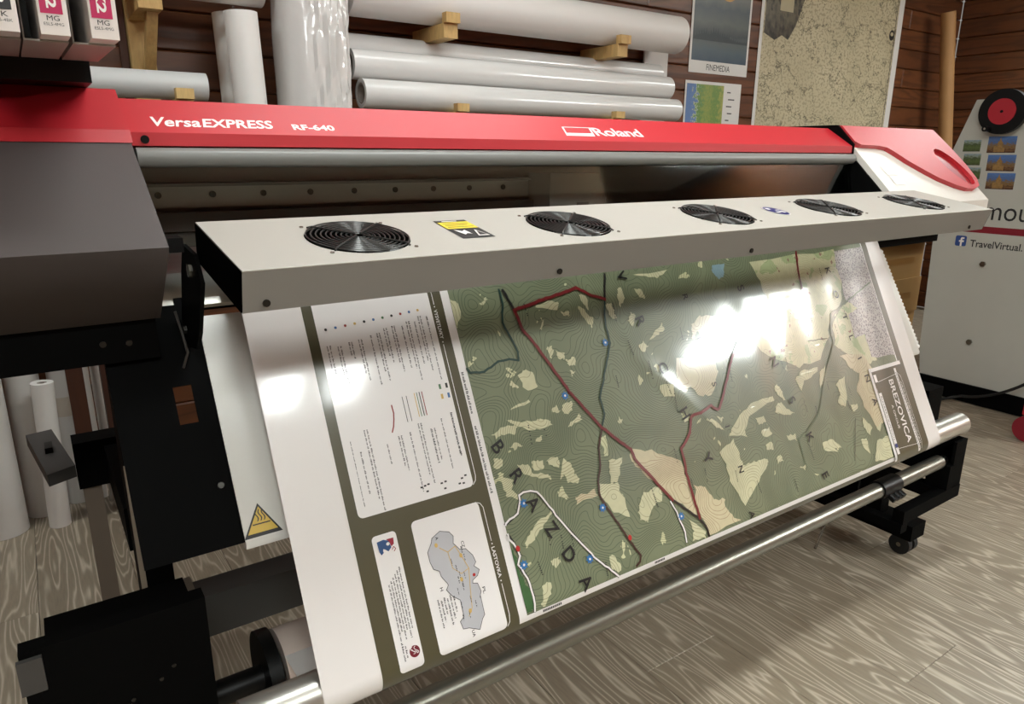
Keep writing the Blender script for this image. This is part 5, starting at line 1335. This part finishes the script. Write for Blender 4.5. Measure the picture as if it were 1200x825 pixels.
# red wheel by the machine's foot at the picture edge and its cable
rw_ = thing('red_caster', 'red wheel in a pale red fork at the right picture edge', 'wheel', W(3.4, 1.0, -H))
tube('wheel', [W(3.275, 1.040, -H + 0.056), W(3.310, 1.040, -H + 0.056)], 0.055, M_stripe, rw_, 28, bevel=0.006)
box('fork', 3.270, 3.315, 1.020, 1.066, -H + 0.115, -H + 0.26, M_wred, rw_, bevel=0.006)
cab = []
for q in range(17):
    t_ = q/16
    cab.append(W(LMx - 0.03, 1.42 - 0.36*t_, -1.095 + 0.05*t_ + 0.20*t_*t_))
o_ = tube('power_cable', [W(2.95, 1.58, -1.1225), W(3.25, 1.55, -1.1225), W(3.45, 1.50, -1.122), W(3.55, 1.45, -1.105)] + cab + [W(LMx - 0.03, 1.02, -0.80), W(LMx - 0.028, 0.99, -0.76), W(LMx - 0.015, 0.97, -0.74), W(LMx - 0.0005, 0.965, -0.735)], 0.0070, M_rubber, MA, 8)
o_['label'] = 'black power cable'

# ------------------------------------------------------------------ boxes behind the printer's right end
bd = box('wood_shelf_board', 2.86, 4.60, 2.10, 2.60, -0.485, -0.435, M_post, bevel=0.004); tag(bd, 'dark red-brown wooden shelf board above the cardboard boxes', 'shelf')
def carton(label, x0, x1, y0, y1, z0, z1):
    t = thing('cardboard_box', label, 'box', W((x0+x1)/2, (y0+y1)/2, z0), 'cardboard boxes under the shelf')
    box('carton', x0, x1, y0, y1, z0, z1, M_card, t, bevel=0.004)
    box('tape', x0 + 0.1, x1 - 0.1, y0 - 0.0008, y0 - 0.0002, (z0+z1)/2 - 0.02, (z0+z1)/2 + 0.02, mat('packing_tape', (160, 118, 66), 0.3), t, bevel=0)
carton('upper brown cardboard box under the dark shelf board', 2.95, 4.5, 2.14, 2.58, -0.70, -0.4855)
carton('middle brown cardboard box in the stack under the shelf', 2.93, 4.5, 2.13, 2.58, -0.91, -0.7005)
carton('lowest brown cardboard box standing on the floor under the shelf', 2.94, 4.5, 2.14, 2.58, -1.1295, -0.9105)
cb2 = tube('hanging_cable', [W(2.30, 1.40, -0.20), W(2.36, 1.36, -0.32), W(2.35, 1.34, -0.42), W(2.30, 1.33, -0.50)], 0.006, M_rubber, PR, 8)

# ------------------------------------------------------------------ behind the printer's left end: rolls on the floor and rack posts
G2 = 'paper rolls standing on the floor at the left'
def floor_roll(label, x_, y, r, h_, lean=0.0):
    return paper_roll('standing_roll', label, W(x_, y, -H + 0.001), W(x_ - lean, y + lean*0.3, -H + h_), r, M_paper, G2, r*0.45)
floor_roll('thick white roll standing on the floor at the left picture edge', -0.190, 2.50, 0.062, 0.95, 0.0)
floor_roll('thick white roll on the floor between the edge roll and the slim roll', -0.085, 2.585, 0.047, 0.95, -0.004)
floor_roll('slim white roll with a visible cut top on the floor', -0.048, 2.46, 0.030, 0.47, -0.018)
floor_roll('white roll with a paper band next to the dark post', 0.018, 2.62, 0.036, 0.90, 0.0)
bnd = hollow('paper_band', W(0.018, 2.62, -0.82), W(0.018, 2.62, -0.755), 0.0368, 0.0361, mat('cream_paper_band', (214, 204, 190), 0.6)); tag(bnd, 'pale paper band around the roll beside the dark post', 'paper band')
tag(box('rack_post', 0.033, 0.078, 2.44, 2.49, -H + 0.0005, -0.2, M_post, bevel=0.003), 'dark brown wooden post beside the slim white roll', 'post')
tag(box('rack_post', 0.124, 0.166, 2.44, 2.49, -H + 0.0005, -0.2, M_post, bevel=0.003), 'dark brown wooden post nearer the black printer panel', 'post')
floor_roll('thin grey roll standing close behind the left dark post', 0.082, 2.60, 0.017, 0.56, 0.0)
floor_roll('narrow white roll standing between the two dark posts', 0.115, 2.55, 0.0145, 0.90, 0.0)
